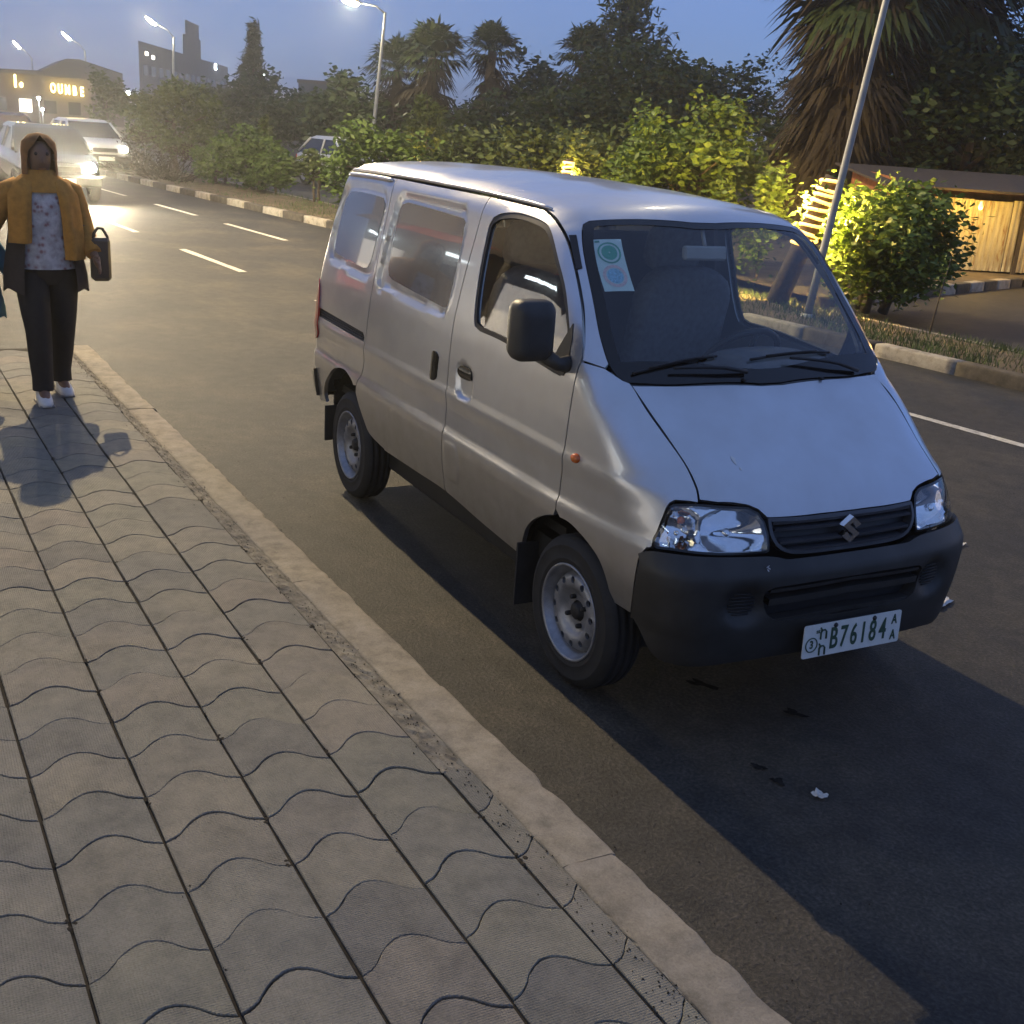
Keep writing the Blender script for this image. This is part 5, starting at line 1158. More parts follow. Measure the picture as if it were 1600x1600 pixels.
# ------------------------------------------------------------------ corrugated kiosk
m, n, l, b = new_mat('corrugated_sheet'); tc = n.new('ShaderNodeTexCoord'); mp = n.new('ShaderNodeMapping'); mp.inputs['Scale'].default_value = (6, 6, .9); l.new(tc.outputs['Object'], mp.inputs[0])
a1 = noise(n, l, 2.2, 6, .7, vec=mp.outputs[0]); r_ = ramp(n, l, a1.outputs[0], [(.36, (.26, .13, .045)), (.46, (.48, .42, .26)), (.70, (.62, .58, .42))]); l.new(r_.outputs[0], b.inputs['Base Color']); setp(b, rough=.55, metal=.15); MAT['corr'] = m
MAT['rust'] = plain('rusty_sheet', (.26, .10, .035), .8, vary=.35, scale=8)
MAT['timber'] = plain('dark_timber', (.045, .034, .025), .85, vary=.3, scale=12)
ka, kb = Vector((-11.75, 12.6, .125)), Vector((-10.0, 16.3, .125)); kd = (kb-ka).normalized(); kn = Vector((kd.y, -kd.x, 0)); kl = (kb-ka).length
kiosk = thing('corrugated_kiosk', 'low kiosk of yellow-lit corrugated sheets with a dark overhanging roof', 'kiosk', ka.lerp(kb, .5))
def corr_sheet(s0, s1, z0, z1, name, material, off=0.):
    mb = MB(); n_ = max(6, int((s1-s0)/.019)); V = []; F = []
    for i in range(n_+1):
        s_ = s0+(s1-s0)*i/n_; p = ka+kd*s_+kn*(off+.016*math.cos(2*math.pi*s_/.11))
        V += [(p.x, p.y, z0), (p.x, p.y, z1)]
    mb.add(V, [(i*2, i*2+2, i*2+3, i*2+1) for i in range(n_)], True); return mb.build(name, material, kiosk)
s_ = 0
while s_ < kl-.1:
    corr_sheet(s_+.006, min(kl, s_+.72), .14+rnd.uniform(0, .03), 1.36+rnd.uniform(-.02, .02), 'corrugated_sheet', 'corr', rnd.uniform(0, .012)); s_ += .72
for q in (.9, 2.36, 3.52): mb = MB(); p = ka+kd*q+kn*.05; mb.box((p.x, p.y, .74), (.07, .07, 1.25), Matrix.Rotation(math.atan2(kd.y, kd.x), 3, 'Z')); mb.build('post', 'timber', kiosk)
for q, w_ in ((2.62, .30), (2.98, .30)):
    p = ka+kd*q+kn*.045; mb = MB(); mb.box((p.x, p.y, 1.12), (w_, .014, .36), Matrix.Rotation(math.atan2(kd.y, kd.x), 3, 'Z')); mb.build('shutter', 'rust', kiosk)
mb = MB(); p = ka.lerp(kb, .5)
mb.add([ka-kd*.3+kn*.40+Vector((0, 0, 1.36)), kb+kd*.3+kn*.40+Vector((0, 0, 1.36)), kb+kd*.3-kn*2.5+Vector((0, 0, 1.62)), ka-kd*.3-kn*2.5+Vector((0, 0, 1.62)), ka-kd*.3+kn*.40+Vector((0, 0, 1.40)), kb+kd*.3+kn*.40+Vector((0, 0, 1.40)), kb+kd*.3-kn*2.5+Vector((0, 0, 1.66)), ka-kd*.3-kn*2.5+Vector((0, 0, 1.66))], [(0, 1, 2, 3), (7, 6, 5, 4), (0, 4, 5, 1), (1, 5, 6, 2), (2, 6, 7, 3), (3, 7, 4, 0)]); mb.build('roof', 'timber', kiosk)
p0, p1 = ka-kn*2.3, kb-kn*2.3
mb = MB(); mb.add([ka, p0, p0+Vector((0, 0, 1.6)), ka+Vector((0, 0, 1.5))], [(0, 1, 2, 3)]); mb.add([kb, p1, p1+Vector((0, 0, 1.6)), kb+Vector((0, 0, 1.5))], [(3, 2, 1, 0)]); mb.add([p0, p1, p1+Vector((0, 0, 1.6)), p0+Vector((0, 0, 1.6))], [(3, 2, 1, 0)]); mb.build('side_wall', 'rust', kiosk)
for q in (1.2, 3.2):
    p = ka+kd*q+kn*.85+Vector((0, 0, 1.15)); mb = MB(); mb.lathe([(.0001, -.05), (.03, -.04), (.04, 0), (.02, .05), (.02, .08)], p, 'Z', 10); bo = mb.build('bulb', 'string', kiosk); kelvin_point('bulb_light', p+Vector((0, 0, -.09)), 9, (1, .60, .10), .05, kiosk)
# ------------------------------------------------------------------ far buildings
MAT['bld_dark'] = plain('grey_render', (.10, .10, .11), .9, vary=.12, scale=.3)
MAT['bld_warm'] = plain('warm_render', (.12, .10, .085), .9, vary=.15, scale=.3)
MAT['bld_roof'] = plain('roof_sheet', (.09, .085, .08), .8, vary=.15, scale=.5)
MAT['dark_window'] = plain('dark_window', (.018, .02, .024), .15, vary=0)
MAT['lit_window'] = emis('lit_window', (1, .92, .72), .8)
MAT['sign_glow'] = emis('glowing_letter', (1, .74, .18), 2.2)
MAT['white_glow'] = emis('white_lamp', (.85, .95, 1), 60)
MAT['red_glow'] = emis('red_light', (1, .06, .08), 16)
def block(name, parent, material, corners, z0, z1):
    mb = MB(); n_ = len(corners); V = [(x, y, z0) for x, y in corners]+[(x, y, z1) for x, y in corners]
    mb.add(V, [(i, (i+1) % n_, n_+(i+1) % n_, n_+i) for i in range(n_)]+[tuple(range(n_, 2*n_))]); return mb.build(name, material, parent)
def wall_rect(name, parent, material, a, d, nrm, s0, s1, z0, z1, dep=.12, frame=None):
    p = lambda s_, z, o_: (a[0]+d[0]*s_+nrm[0]*o_, a[1]+d[1]*s_+nrm[1]*o_, z)
    mb = MB(); mb.add([p(s0, z0, .03), p(s1, z0, .03), p(s1, z1, .03), p(s0, z1, .03), p(s0, z0, -dep), p(s1, z0, -dep), p(s1, z1, -dep), p(s0, z1, -dep)], [(0, 1, 2, 3), (0, 4, 5, 1), (1, 5, 6, 2), (2, 6, 7, 3), (3, 7, 4, 0)]); return mb.build(name, material, parent)
# building with the glowing sign, seen across the road on the left
A0, A1 = (-93.1, -4.6), (-92.2, 13.7); dv = Vector((A1[0]-A0[0], A1[1]-A0[1])).normalized(); nv = (dv.y, -dv.x); AL = math.dist(A0, A1)
bA = thing('sign_building', 'long warm building with gabled roof and glowing yellow sign letters', 'building', (-93, 4, 0))
back = lambda p, k: (p[0]-nv[0]*k, p[1]-nv[1]*k)
block('wall', bA, 'bld_warm', [A0, A1, back(A1, 10), back(A0, 10)], 0, 3.4)
mb = MB(); rz = [(0, 3.4), (12.6, 3.75), (14.4, 4.72), (15.3, 4.75), (AL, 4.0), (AL, 3.4)]
V = [(A0[0]+dv.x*s_+nv[0]*.35, A0[1]+dv.y*s_+nv[1]*.35, z) for s_, z in rz]+[(A0[0]+dv.x*s_-nv[0]*10, A0[1]+dv.y*s_-nv[1]*10, z) for s_, z in rz]; q = len(rz)
mb.add(V, [tuple(range(q))[::-1], tuple(range(q, 2*q))]+[(i, (i+1) % q, q+(i+1) % q, q+i) for i in range(q)]); mb.build('roof', 'bld_roof', bA)
for s0 in np.arange(.8, AL-1, 1.7): wall_rect('window', bA, 'dark_window' if rnd.random() < .75 else 'lit_window', A0, dv, nv, s0, s0+.85, .8, 1.7)
def far_text(s, s_at, z, size, sx, parent, material):
    p = Vector((A0[0]+dv.x*s_at+nv[0]*.5, A0[1]+dv.y*s_at+nv[1]*.5, z)); Mx = Matrix(((dv.x, 0, nv[0], p.x), (dv.y, 0, nv[1], p.y), (0, 1, 0, p.z), (0, 0, 0, 1)))
    return text_mesh('sign_letter', s, size, material, parent, Mx, .06, sx, 'CENTER', .02)
for k, ch in enumerate('OUMBE'): far_text(ch, 13.35+k*.50, 2.58-.03*k, .92, .52, bA, 'sign_glow')
far_text('I', 10.8, 2.85, 1.2, .9, bA, 'sign_glow'); far_text('o', 11.2, 2.72, .7, .6, bA, 'sign_glow')
# grey block with a stair tower
bB = thing('office_block', 'dark grey office block with a square stair tower on its roof', 'building', (-125, 26, 0))
B0, B1 = (-107.4, 17.8), (-153.6, 37.5); d2 = Vector((B1[0]-B0[0], B1[1]-B0[1])).normalized(); n2 = (d2.y*1, -d2.x*1); n2 = (-d2.y, d2.x) if (n2[0]*(3.3-B0[0])+n2[1]*(-2.8-B0[1])) < 0 else n2; BL = math.dist(B0, B1)
bk2 = lambda p, k: (p[0]-.983*k, p[1]+.20*k)
block('wall', bB, 'bld_dark', [B0, B1, bk2(B1, 9), bk2(B0, 9)], 0, 7.15)
T0 = (B0[0]+d2.x*20.5, B0[1]+d2.y*20.5); T1 = (B0[0]+d2.x*31, B0[1]+d2.y*31); block('stair_tower', bB, 'bld_dark', [bk2(T0, 1), bk2(T1, 1), bk2(T1, 4.5), bk2(T0, 4.5)], 7.15, 9.2)
T0 = (B0[0]+d2.x*22, B0[1]+d2.y*22); T1 = (B0[0]+d2.x*30, B0[1]+d2.y*30); block('tower_cap', bB, 'bld_dark', [bk2(T0, 1.6), bk2(T1, 1.6), bk2(T1, 3.9), bk2(T0, 3.9)], 9.2, 10.7)
for fl, z in enumerate((.8, 2.6, 4.4)):
    for k, s0 in enumerate(np.arange(1.6, BL-2, 3.3)): wall_rect('window', bB, 'dark_window', B0, d2, n2, s0, s0+1.9, z, z+.85, .15)
for s0, z in ((2.5, 6.1), (5.2, 5.9)): wall_rect('window', bB, 'lit_window', B0, d2, n2, s0, s0+1.2, z, z+.32, .15)
wall_rect('flood_light', bB, 'white_glow', B0, d2, n2, BL*.80, BL*.80+.9, 6.5, 7.05, .15)
# low house between the trees
bC = thing('small_house', 'small pale house between the dark conifer and the palms', 'building', (-86, 27, 0)); C0, C1 = (-85.7, 25.4), (-84.6, 28.0); block('wall', bC, 'bld_dark', [C0, C1, (C1[0]-5, C1[1]+2), (C0[0]-5, C0[1]+2)], 0, 4.3)
d3 = Vector((C1[0]-C0[0], C1[1]-C0[1])).normalized(); n3 = (d3.y, -d3.x)
for s0 in (.35, 1.6): wall_rect('window', bC, 'dark_window', C0, d3, n3, s0, s0+.75, 2.6, 3.5)
wall_rect('parapet', bC, 'bld_warm', C0, d3, n3, -.1, 2.95, 4.25, 4.5, -.01)
# small lit lamps far off
for x, y, z, s_, mt, lb in ((-100.0, 26.8, 4.95, .14, 'white_glow', 'small white lamp right of the narrow dark conifer'), (-85.4, 12.9, 2.6, .13, 'white_glow', 'small white lamp right of the sign building'), (-76.2, 5.95, 1.85, .10, 'white_glow', 'small white lamp below the sign letters'), (-66.2, 5.0, 1.3, .07, 'white_glow', 'tiny white lamp low on the far road')):
    t = thing('far_lamp', lb, 'lamp', (x, y, 0)); mb = MB(); mb.tube([(x, y, 0), (x, y, z)], .03, 6); mb.build('post', 'pole', t); mb = MB(); mb.lathe([(.001, -s_), (s_*.7, -s_*.7), (s_, 0), (s_*.7, s_*.7), (.001, s_)], (x, y, z), 'Z', 10); mb.build('globe', mt, t)

# ------------------------------------------------------------------ passing cars
MAT['car_dark'] = plain('dark_car_paint', (.045, .048, .055), .25, metal=.3, coat=.8, vary=.05)
MAT['car_red'] = plain('red_car_paint', (.42, .045, .025), .28, metal=.1, coat=.8, vary=.05)
MAT['car_white'] = plain('white_car_paint', (.55, .55, .53), .3, coat=.7, vary=.05)
MAT['beam'] = emis('lit_headlight', (1, .90, .66), 300)
MAT['beam_far'] = emis('lit_headlight_far', (1, .92, .75), 16)
MAT['tail_on'] = emis('lit_tail_light', (1, .05, .06), 22)
def car(label, x, y, rot, paint, lights=None, name='passing_car', tall=1.42, watts=0, group=None, L=4.1, side_lit=(True, True), tail='red_lens'):
    """saloon: body loft, glass house, bumpers, lamps, wheels; front faces +x before rotation, centre at x,y"""
    t = thing(name, label, 'car', (x, y, 0), rot, group); Mx = Matrix.Translation((x, y, 0)) @ Matrix.Rotation(rot, 4, 'Z')
    def fin(mb, nm, mt, par): mb.v = [tuple(Mx @ Vector(p)) for p in mb.v]; return mb.build(nm, mt, par)
    h = L/2; hw = .80
    st = [(-h, .55, .78, .62), (-h+.12, .34, .92, .72), (-h+.6, .26, .97, .79), (-.4, .25, .99, .82), (.7, .25, .97, .82), (h-.6, .27, .90, .79), (h-.15, .32, .80, .72), (h, .50, .68, .60)]
    mb = MB(); V = []
    for xs_, zb, zt, w in st: V += [(xs_, -w*.92, zb), (xs_, -w, (zb+zt)*.5), (xs_, -w*.97, zt-.06), (xs_, -w*.80, zt), (xs_, w*.80, zt), (xs_, w*.97, zt-.06), (xs_, w, (zb+zt)*.5), (xs_, w*.92, zb)]
    mb.add(V, [(i*8+j, i*8+(j+1) % 8, i*8+8+(j+1) % 8, i*8+8+j) for i in range(7) for j in range(8)]+[tuple(range(7, -1, -1)), tuple(range(56, 64))], True); fin(mb, 'body', paint, t)
    def cab(z0, z1, xs_, ws, nm, mt, par):
        mb = MB(); V = []
        for z, (xa, xb), w in ((z0, xs_[0], ws[0]), (z1, xs_[1], ws[1])): V += [(xa, -w, z), (xb, -w, z), (xb, w, z), (xa, w, z)]
        mb.add(V, [(0, 1, 5, 4), (1, 2, 6, 5), (2, 3, 7, 6), (3, 0, 4, 7), (4, 5, 6, 7)]); return fin(mb, nm, mt, par)
    cab(.93, tall-.07, ((-h+.35, 1.05), (-h+.85, .35)), (.76, .60), 'glass_house', 'dark_window', t)
    cab(tall-.09, tall, ((-h+.82, .38), (-h+1.05, .10)), (.625, .52), 'roof', paint, t)
    for s_ in (-1, 1):
        for (xa, za), (xb, zb) in (((1.05, .95), (.36, tall-.08)), ((-h+.36, .95), (-h+.86, tall-.08)), ((-.25, .95), (-.28, tall-.08))):
            mb = MB(); mb.tube([(xa, s_*.75, za), (xb, s_*.61, zb)], .035, 6); fin(mb, 'pillar', paint, t)
    for xw in (-h+.78, h-.80):
        for s_ in (-1, 1):
            w = bpy.data.objects.new('wheel', None); COL.objects.link(w); w.location = Mx @ Vector((xw, s_*.70, .30)); attach(w, t)
            mb = MB(); mb.lathe([(.18, -.09), (.26, -.10), (.30, -.07), (.30, .07), (.26, .10), (.18, .09)], (xw, s_*.72, .30), 'Y', 20); fin(mb, 'tyre', 'rubber', w)
            mb = MB(); mb.lathe([(.001, s_*.06), (.07, s_*.07), (.12, s_*.05), (.18, s_*.09)], (xw, s_*.72, .30), 'Y', 20); fin(mb, 'rim', 'steel', w)
    mb = MB(); mb.box((h+.01, 0, .42), (.16, 1.46, .22), bev=.05); fin(mb, 'front_bumper', 'bumper', t); mb = MB(); mb.box((-h-.01, 0, .46), (.16, 1.44, .22), bev=.05); fin(mb, 'rear_bumper', 'bumper', t)
    mb = MB(); mb.box((h-.02, 0, .64), (.06, .72, .12), bev=.02); fin(mb, 'grille', 'grille', t)
    for s_, on in zip((-1, 1), side_lit):
        mb = MB(); V = []; F = []
        mb.lathe([(.001, .05), (.06, .04), (.10, .01), (.11, -.06)], (h-.03, s_*.53, .67), 'X', 16); fin(mb, 'headlight', (lights if (lights and on) else 'chrome'), t)
        mb = MB(); mb.box((-h+.02, s_*.55, .76), (.08, .26, .16), bev=.03); fin(mb, 'tail_light', tail, t)
        if watts and on:
            d = bpy.data.lights.new('beam_light', 'SPOT'); d.energy = watts; d.color = (1, .80, .52); d.spot_size = R(95); d.spot_blend = .8; d.shadow_soft_size = .08
            o = bpy.data.objects.new('beam_light', d); COL.objects.link(o); o.matrix_world = Mx @ Matrix.Translation((h+.10, s_*.53, .67)) @ Matrix.Rotation(R(-90-4), 4, 'Y').inverted().inverted()
            dirv = (Mx.to_3x3() @ Vector((1, 0, -.07))).normalized(); o.rotation_euler = dirv.to_track_quat('-Z', 'Y').to_euler(); o.location = Mx @ Vector((h+.12, s_*.53, .67)); attach(o, t)
    mb = MB(); mb.box((h+.10, 0, .42), (.015, .44, .11)); fin(mb, 'number_plate', 'plate', t)
    return t
car('dark saloon car approaching with a dazzling headlight behind the walking person', -23.45, .18, R(3), 'car_dark', 'beam', watts=90)
car('pale saloon car further back in the far lane with headlights on', -34.0, 2.55, R(6), 'car_white', 'beam_far', watts=0)
car('dark car driving away at the left edge with red tail light', -38.6, .62, R(184), 'car_dark', None, watts=0, tail='tail_on')
car('pale car parked beyond the median next to the rear of the van', -29.8, 9.2, R(8), 'car_white', None, name='parked_car')
# ------------------------------------------------------------------ people
MAT['skin'] = plain('skin', (.16, .085, .055), .55, vary=.08, scale=10)
MAT['trousers'] = plain('black_trousers', (.014, .012, .012), .9, vary=.25, scale=14, bmp=.1)
MAT['coat'] = plain('dark_brown_coat', (.035, .026, .023), .92, vary=.25, scale=16, bmp=.1)
MAT['shawl'] = plain('mustard_shawl', (.42, .19, .03), .92, vary=.2, scale=22, bmp=.2)
MAT['shoe'] = plain('white_trainer', (.62, .61, .60), .55, vary=.06, scale=20)
MAT['sole'] = plain('grey_sole', (.22, .21, .20), .8, vary=.1)
MAT['scarf'] = plain('brown_head_scarf', (.20, .095, .03), .95, vary=.25, scale=25, bmp=.2)
MAT['hair'] = plain('dark_hair', (.015, .012, .010), .6, vary=.2, scale=50)
MAT['eye'] = plain('eye', (.03, .02, .02), .1, vary=0)
MAT['blue_cloth'] = plain('blue_cloth', (.035, .16, .24), .9, vary=.2, scale=15)
MAT['bag'] = plain('dark_handbag', (.040, .030, .026), .45, vary=.2, scale=12)
m, n, l, b = new_mat('floral_blouse'); tc = n.new('ShaderNodeTexCoord'); v_ = n.new('ShaderNodeTexVoronoi'); v_.inputs['Scale'].default_value = 26; l.new(tc.outputs['Object'], v_.inputs[0]); t1 = noise(n, l, 18, 4, .7)
r_ = ramp(n, l, v_.outputs['Distance'], [(.15, (.30, .16, .16)), (.35, (.46, .42, .42)), (.6, (.52, .50, .50))]); r2 = ramp(n, l, t1.outputs[0], [(.4, (.62, .60, .60)), (.65, (1, 1, 1))]); l.new(mixc(n, l, .8, r_.outputs[0], r2.outputs[0], 'MULTIPLY'), b.inputs['Base Color']); setp(b, rough=.85); MAT['floral'] = m
def skin_body(name, nodes, edges, root, parent, material):
    """grow one continuous figure from joints: nodes {key: (xyz, radius or (rx, ry))}"""
    keys = list(nodes); me = bpy.data.meshes.new(name); me.from_pydata([nodes[k][0] for k in keys], [(keys.index(a), keys.index(c_)) for a, c_ in edges], []); me.update()
    o = bpy.data.objects.new(name, me); COL.objects.link(o); md = o.modifiers.new('skin', 'SKIN'); md.use_smooth_shade = True
    if not me.skin_vertices: 
        bpy.context.view_layer.objects.active = o; me.skin_vertices  # created with the modifier
    sv_ = me.skin_vertices[0].data
    for i, k in enumerate(keys):
        r_ = nodes[k][1]; sv_[i].radius = r_ if hasattr(r_, '__len__') else (r_, r_); sv_[i].use_root = (k == root)
    sb = o.modifiers.new('sub', 'SUBSURF'); sb.levels = 2; sb.render_levels = 2
    dg = bpy.context.evaluated_depsgraph_get(); dg.update(); m2 = bpy.data.meshes.new_from_object(o.evaluated_get(dg)); bpy.data.objects.remove(o); m2.name = name
    m2.polygons.foreach_set('use_smooth', [True]*len(m2.polygons)); return obj(name, m2, material, parent)
def loft(rings, smooth=True, closed_ring=True, cap=False):
    mb = MB(); n_ = len(rings[0]); V = [p for q in rings for p in q]; F = []
    for i in range(len(rings)-1):
        for j in range(n_ if closed_ring else n_-1): F.append((i*n_+j, i*n_+(j+1) % n_, (i+1)*n_+(j+1) % n_, (i+1)*n_+j))
    if cap: F += [tuple(range(n_-1, -1, -1)), tuple((len(rings)-1)*n_+j for j in range(n_))]
    mb.add(V, F, smooth); return mb
def person(label, ox, oy, oz, H, face, cloth, stride=.13, bag=True, arm_out=None):
    """walker facing +x before turning by face; origin between the feet"""
    t = thing('person', label, 'person', (ox, oy, oz), face); s = H/1.62; Mx = Matrix.Translation((ox, oy, oz)) @ Matrix.Rotation(face, 4, 'Z') @ Matrix.Scale(s, 4)
    def fin(mb, nm, mt, par): mb.v = [tuple(Mx @ Vector(p)) for p in mb.v]; return mb.build(nm, mt, par)
    # joints (y>0 is the walker's left)
    rf, lf = stride, -stride
    N = {'pel': ((0, 0, .86), (.13, .10)), 'spi': ((0, 0, 1.02), (.115, .09)), 'che': ((0, 0, 1.20), (.135, .10)), 'nek': ((.005, 0, 1.36), .05), 'nk2': ((.015, 0, 1.41), .046), 'hd1': ((.03, 0, 1.47), (.072, .082)), 'hd2': ((.025, 0, 1.55), (.078, .090)), 'hd3': ((.02, 0, 1.60), (.045, .05))}
    E = [('pel', 'spi'), ('spi', 'che'), ('che', 'nek'), ('nek', 'nk2'), ('nk2', 'hd1'), ('hd1', 'hd2'), ('hd2', 'hd3')]
    hands = {}
    for k, sg, fx in (('r', -1, rf), ('l', 1, lf)):
        kx = fx*.55+.05; N.update({k+'hp': ((0, sg*.09, .83), .085), k+'kn': ((kx, sg*.085, .47), .055), k+'an': ((fx, sg*.08, .09), .037), k+'to': ((fx+.12, sg*.09, .035), .030)}); E += [('pel', k+'hp'), (k+'hp', k+'kn'), (k+'kn', k+'an'), (k+'an', k+'to')]
        if arm_out and sg == arm_out: el, wr = (-.03, sg*.31, 1.07), (.05, sg*.42, .88)
        else: el, wr = (-.04 if sg < 0 else .0, sg*.25, 1.06), (.04 if sg < 0 else .14, sg*.27, .84 if sg < 0 else .93)
        N.update({k+'sh': ((0, sg*.165, 1.315), .052), k+'el': (el, .040), k+'wr': (wr, .027)}); E += [('che', k+'sh'), (k+'sh', k+'el'), (k+'el', k+'wr')]
        w = Vector(wr); d_ = (w-Vector(el)).normalized(); N[k+'pa'] = (tuple(w+d_*.055), (.034, .020)); E.append((k+'wr', k+'pa')); hands[k] = (w, d_)
        sd_ = Vector((1, 0, 0)); sd_ = (sd_-d_*sd_.dot(d_)).normalized()
        for q in range(4):
            b0 = w+d_*.085+sd_*(.024-.016*q); ln = (.058, .068, .062, .048)[q]; cu = Vector((0, -sg*.35, 0)); p1 = b0+d_*ln*.5; p2 = p1+(d_+cu*.8).normalized()*ln*.5
            for nm, p, rr_ in (('a', b0, .0085), ('b', p1, .008), ('c', p2, .0065)): N[f'{k}f{q}{nm}'] = (tuple(p), rr_)
            E += [(k+'pa', f'{k}f{q}a'), (f'{k}f{q}a', f'{k}f{q}b'), (f'{k}f{q}b', f'{k}f{q}c')]
        b0 = w+d_*.035+sd_*.036; N[k+'t1'] = (tuple(b0), .0095); N[k+'t2'] = (tuple(b0+d_*.035+sd_*.016), .008); E += [(k+'pa', k+'t1'), (k+'t1', k+'t2')]
    N = {k: (tuple(Mx @ Vector(p)), (tuple(q*s for q in r_) if hasattr(r_, '__len__') else r_*s)) for k, (p, r_) in N.items()}
    body = skin_body('body', N, E, 'pel', t, 'skin')
    # face: nose, mouth, ears, eyes
    mb = MB(); mb.add([(.125, 0, 1.475), (.100, -.018, 1.475), (.100, .018, 1.475), (.098, 0, 1.525), (.108, 0, 1.465)], [(0, 3, 1), (0, 2, 3), (0, 1, 4), (0, 4, 2)], True); fin(mb, 'nose', 'skin', body)
    for sg in (-1, 1):
        mb = MB(); mb.lathe([(.001, .011), (.008, .008), (.011, 0), (.008, -.008), (.001, -.011)], (.094, sg*.032, 1.525), 'Z', 8); fin(mb, 'eye', 'eye', body); mb = MB(); mb.lathe([(.001, .012), (.018, .008), (.020, 0), (.014, -.006)], (.02, sg*.082, 1.505), 'Y', 10); fin(mb, 'ear', 'skin', body)
    mb = MB(); mb.box((.098, 0, 1.437), (.012, .045, .010), bev=.003); fin(mb, 'mouth', 'rust', body)
    el = lambda cx, cy, rx, ry, z, n_=20, f0=0, f1=2*math.pi, end=False: [(cx+rx*math.cos(f0+(f1-f0)*j/(n_-1 if end else n_)), cy+ry*math.sin(f0+(f1-f0)*j/(n_-1 if end else n_)), z) for j in range(n_)]
    # hair cap
    mb = loft([el(.01, 0, .10, .105, 1.40, 18, R(50), R(310), True), el(.01, 0, .096, .102, 1.475, 18, R(52), R(308), True), el(.012, 0, .098, .104, 1.54, 18, R(45), R(315), True), el(.015, 0, .096, .098, 1.59, 18, R(20), R(340), True), el(.018, 0, .055, .058, 1.632, 18, 0, 2*math.pi, True), el(.018, 0, .004, .004, 1.645, 18, 0, 2*math.pi, True)], True, False); fin(mb, 'head_scarf' if cloth.get('shawl') else 'hair', cloth.get('scarf', 'hair'), body)
    # trousers: hips and two legs
    mb = loft([el(0, 0, .135, .185, .98), el(0, 0, .145, .195, .88), el(.0, 0, .13, .185, .80), el(0, 0, .10, .165, .74)])
    for sg, fx in ((-1, rf), (1, lf)):
        kx = fx*.55+.055
        lg = loft([el(0, sg*.088, .115, .100, .82), el(kx*.4, sg*.092, .108, .098, .70), el(kx*.8, sg*.090, .092, .088, .56), el(kx, sg*.087, .080, .078, .46), el((kx+fx)/2, sg*.084, .075, .072, .30), el(fx*.98, sg*.080, .066, .064, .16), el(fx, sg*.080, .068, .066, .085)]); mb.add(lg.v, lg.f, True)
    fin(mb, 'trousers', cloth['trousers'], body)
    # shoes
    for sg, fx in ((-1, rf), (1, lf)):
        mb = loft([[(fx-.075, sg*.083+dy, z) for dy, z in ((-.030, .0), (.030, .0), (.030, .06), (0, .085), (-.030, .06))], [(fx-.02, sg*.085+dy, z) for dy, z in ((-.040, .0), (.040, .0), (.040, .07), (0, .105), (-.040, .07))], [(fx+.06, sg*.087+dy, z) for dy, z in ((-.043, .0), (.043, .0), (.042, .055), (0, .080), (-.042, .055))], [(fx+.13, sg*.09+dy, z) for dy, z in ((-.044, .002), (.044, .002), (.040, .040), (0, .052), (-.040, .040))], [(fx+.175, sg*.091+dy, z) for dy, z in ((-.022, .008), (.022, .008), (.018, .028), (0, .032), (-.018, .028))]], True, True, True); sh = fin(mb, 'shoe', cloth['shoe'], body)
        mb = MB(); mb.box((fx+.045, sg*.087, .006), (.235, .088, .014), bev=.004); fin(mb, 'sole', 'sole', sh)
    # blouse, then an open coat over it with sleeves
    mb = loft([el(.0, 0, .155, .205, .84), el(0, 0, .150, .195, .95), el(0, 0, .140, .175, 1.08), el(.005, 0, .145, .180, 1.20), el(0, 0, .120, .175, 1.30), el(0, 0, .07, .09, 1.375), el(.005, 0, .055, .06, 1.40)]); fin(mb, 'blouse', cloth['top'], body)
    a0, a1 = R(38), R(322); rings = []
    for cz, rx, ry in ((.70, .205, .255), (.80, .200, .250), (.92, .180, .228), (1.06, .162, .205), (1.20, .160, .205), (1.30, .138, .198), (1.355, .095, .13)): rings.append([(rx*math.cos(a0+(a1-a0)*j/21)*(1+.03*math.sin(j*2.2)), ry*math.sin(a0+(a1-a0)*j/21), cz+(.02*math.sin(j*1.1) if cz < .75 else 0)) for j in range(22)])
    mb = loft(rings, True, False); co = fin(mb, 'coat', cloth['coat'], body)
    for k, sg in (('r', -1), ('l', 1)):
        w, d_ = hands[k]; sh_ = Vector((0, sg*.150, 1.315)); elb = w-d_*.22
        mb = MB(); mb.tube([sh_+Vector((0, -sg*.03, .012)), sh_+Vector((0, sg*.03, -.02)), sh_.lerp(elb, .5)+Vector((0, sg*.015, 0)), elb, elb.lerp(w, .55), w-d_*.01], [.062, .074, .070, .062, .056, .050], 12); fin(mb, 'sleeve', cloth['sleeve'], co)
    if cloth.get('shawl'):
        for sg, zb in ((-1, 1.00), (1, .90)):   # two hanging ends from the shoulders
            rings = []
            for cz, y0, y1, x_ in ((1.40, .035, .10, .06), (1.36, .05, .17, .105), (1.28, .075, .205, .150), (1.16, .085, .215, .172), (1.04, .09, .22, .178), (zb, .095, .225, .180)): rings.append([(x_-.03*abs(f_-.4)*2+.012*math.sin(f_*9+cz*5)-(.10*max(0, f_-.6)), sg*(y0+(y1-y0)*f_), cz) for f_ in np.linspace(0, 1, 9)])
            fin(loft(rings, True, False), 'shawl_end', cloth['shawl'], body)
        fin(loft([el(0, 0, .135, .185, 1.30), el(0, 0, .12, .165, 1.345), el(.01, 0, .085, .10, 1.40), el(.012, 0, .07, .078, 1.43)]), 'shawl_wrap', cloth['shawl'], body)
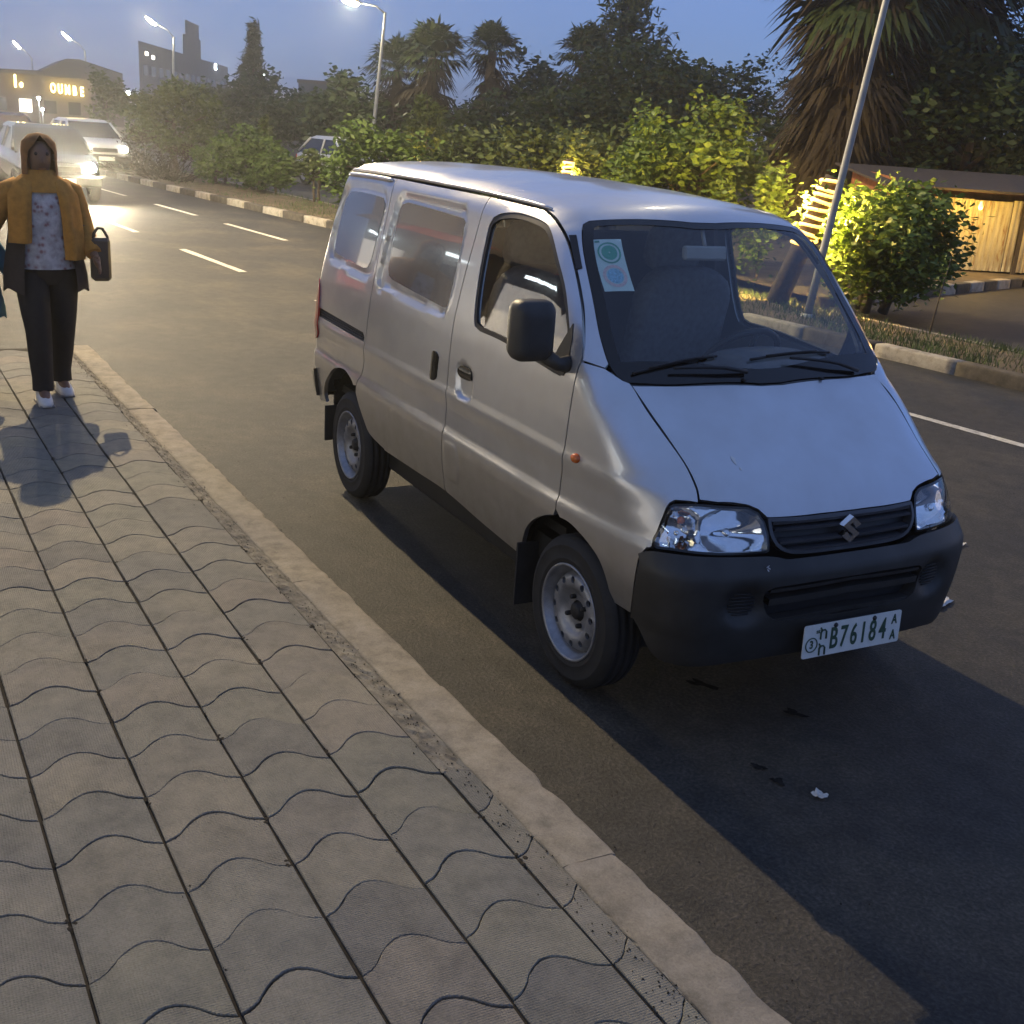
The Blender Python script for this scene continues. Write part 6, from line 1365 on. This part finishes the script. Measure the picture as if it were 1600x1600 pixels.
    if bag:
        b_ = hands['l'][0]; c_ = Vector((.12, .315, .80)); tb = thing('handbag', 'dark handbag hanging from the arm of the walking person', 'handbag', tuple(Mx @ Vector((c_.x, c_.y, .60))), face)
        mb = MB(); mb.box((.10, .315, .90), (.08, .12, .27), bev=.038); fin(mb, 'bag_body', 'bag', tb); mb = MB(); mb.tube([(.10, .27, .99), (.11, .28, 1.06), (.12, .30, 1.095), (.10, .335, 1.09), (.09, .365, 1.04), (.09, .37, .99)], .010, 6); fin(mb, 'bag_strap', 'bag', tb)
    return t
person('woman in dark coat, mustard shawl, floral blouse and white trainers walking on the pavement', -4.42, -1.965, PZ, 1.60, R(4), dict(trousers='trousers', shoe='shoe', top='floral', coat='coat', sleeve='shawl', shawl='shawl', scarf='scarf'), .13, True, -1)
person('child in blue cloth at the left picture edge walking beside the woman', -4.50, -2.385, PZ, 1.18, R(4), dict(trousers='trousers', shoe='car_dark', top='blue_cloth', coat='blue_cloth', sleeve='blue_cloth'), .09, False, 1)
# ------------------------------------------------------------------ litter
MAT['paper'] = plain('crumpled_paper', (.55, .53, .50), .8, vary=.2, scale=60)
def scrap(label, x, y, sx, sy, rot, z=.004, h=.012):
    mb = MB(); n_ = 5; V = [((x+(i/n_-.5)*sx*math.cos(rot)-(j/n_-.5)*sy*math.sin(rot)+rnd.gauss(0, .1)*sx/n_), (y+(i/n_-.5)*sx*math.sin(rot)+(j/n_-.5)*sy*math.cos(rot)+rnd.gauss(0, .1)*sy/n_), z+rnd.random()*h) for j in range(n_+1) for i in range(n_+1)]
    mb.add(V, [(j*(n_+1)+i, j*(n_+1)+i+1, (j+1)*(n_+1)+i+1, (j+1)*(n_+1)+i) for j in range(n_) for i in range(n_)]); o = mb.build('paper_scrap', 'paper'); tag(o, label, 'litter', 'paper scraps on the asphalt'); return o
scrap('small white paper scrap lying in the shadow in front of the van', .986, -.324, .045, .035, .3); scrap('crumpled paper scrap on the road beside the bumper corner', -.065, 1.372, .05, .16, .35, h=.02); scrap('thin paper scrap on the road beyond the far headlight', -.64, 2.15, .03, .07, .2)
# ------------------------------------------------------------------ the lit shops across the pavement, mirrored in the van's side
MAT['shop_wall'] = plain('shop_wall', (.09, .085, .08), .9, vary=.15, scale=1)
MAT['shop_glow'] = emis('shop_window_light', (1, .93, .80), .16)
MAT['shop_cool'] = emis('shop_tube_light', (.85, .97, 1), 1.6)
MAT['awning'] = plain('red_awning', (.20, .04, .03), .8, vary=.15)
sh = thing('shop_row', 'row of lit shops behind the pavement, seen only as reflections', 'building', (-4, -8, 0))
mb = MB(); mb.box((-5, -9.5, 2.4), (30, 4.4, 4.8)); mb.build('wall', 'shop_wall', sh)
for k, x in enumerate(np.arange(-18.5, 9, 3.4)):
    mb = MB(); mb.box((x, -7.28, 1.45), (2.5, .06, 1.7)); mb.build('shop_window', 'shop_glow' if k % 3 != 1 else 'dark_window', sh)
    mb = MB(); mb.box((x, -7.2, 2.62), (1.3, .07, .09)); mb.build('tube_light', 'shop_cool', sh)
    mb = MB(); mb.add([(x-1.6, -7.25, 3.1), (x+1.6, -7.25, 3.1), (x+1.6, -6.3, 2.75), (x-1.6, -6.3, 2.75)], [(0, 1, 2, 3)]); mb.build('awning', 'awning' if k % 2 else 'timber', sh)
car('red car parked by the shops, seen only as a reflection', -13.0, -4.9, R(20), 'car_red', None, name='parked_car')

# ------------------------------------------------------------------ thin haze added so the lamps glow, standing in for lens bloom
m, n, l, b = new_mat('glow_haze'); n.remove(b)
pv = n.new('ShaderNodeVolumePrincipled'); pv.inputs['Color'].default_value = (.95, .93, .90, 1); pv.inputs['Density'].default_value = .0018; pv.inputs['Anisotropy'].default_value = .80
l.new(pv.outputs[0], n['Material Output'].inputs['Volume']); MAT['haze'] = m
mb = MB(); mb.box((0, 0, 5.2), (1000, 1000, 12.4)); hz = mb.build('haze', 'haze'); hz['kind'] = 'stuff'; hz['label'] = 'thin haze over the whole street, added for the glow around the lamps'
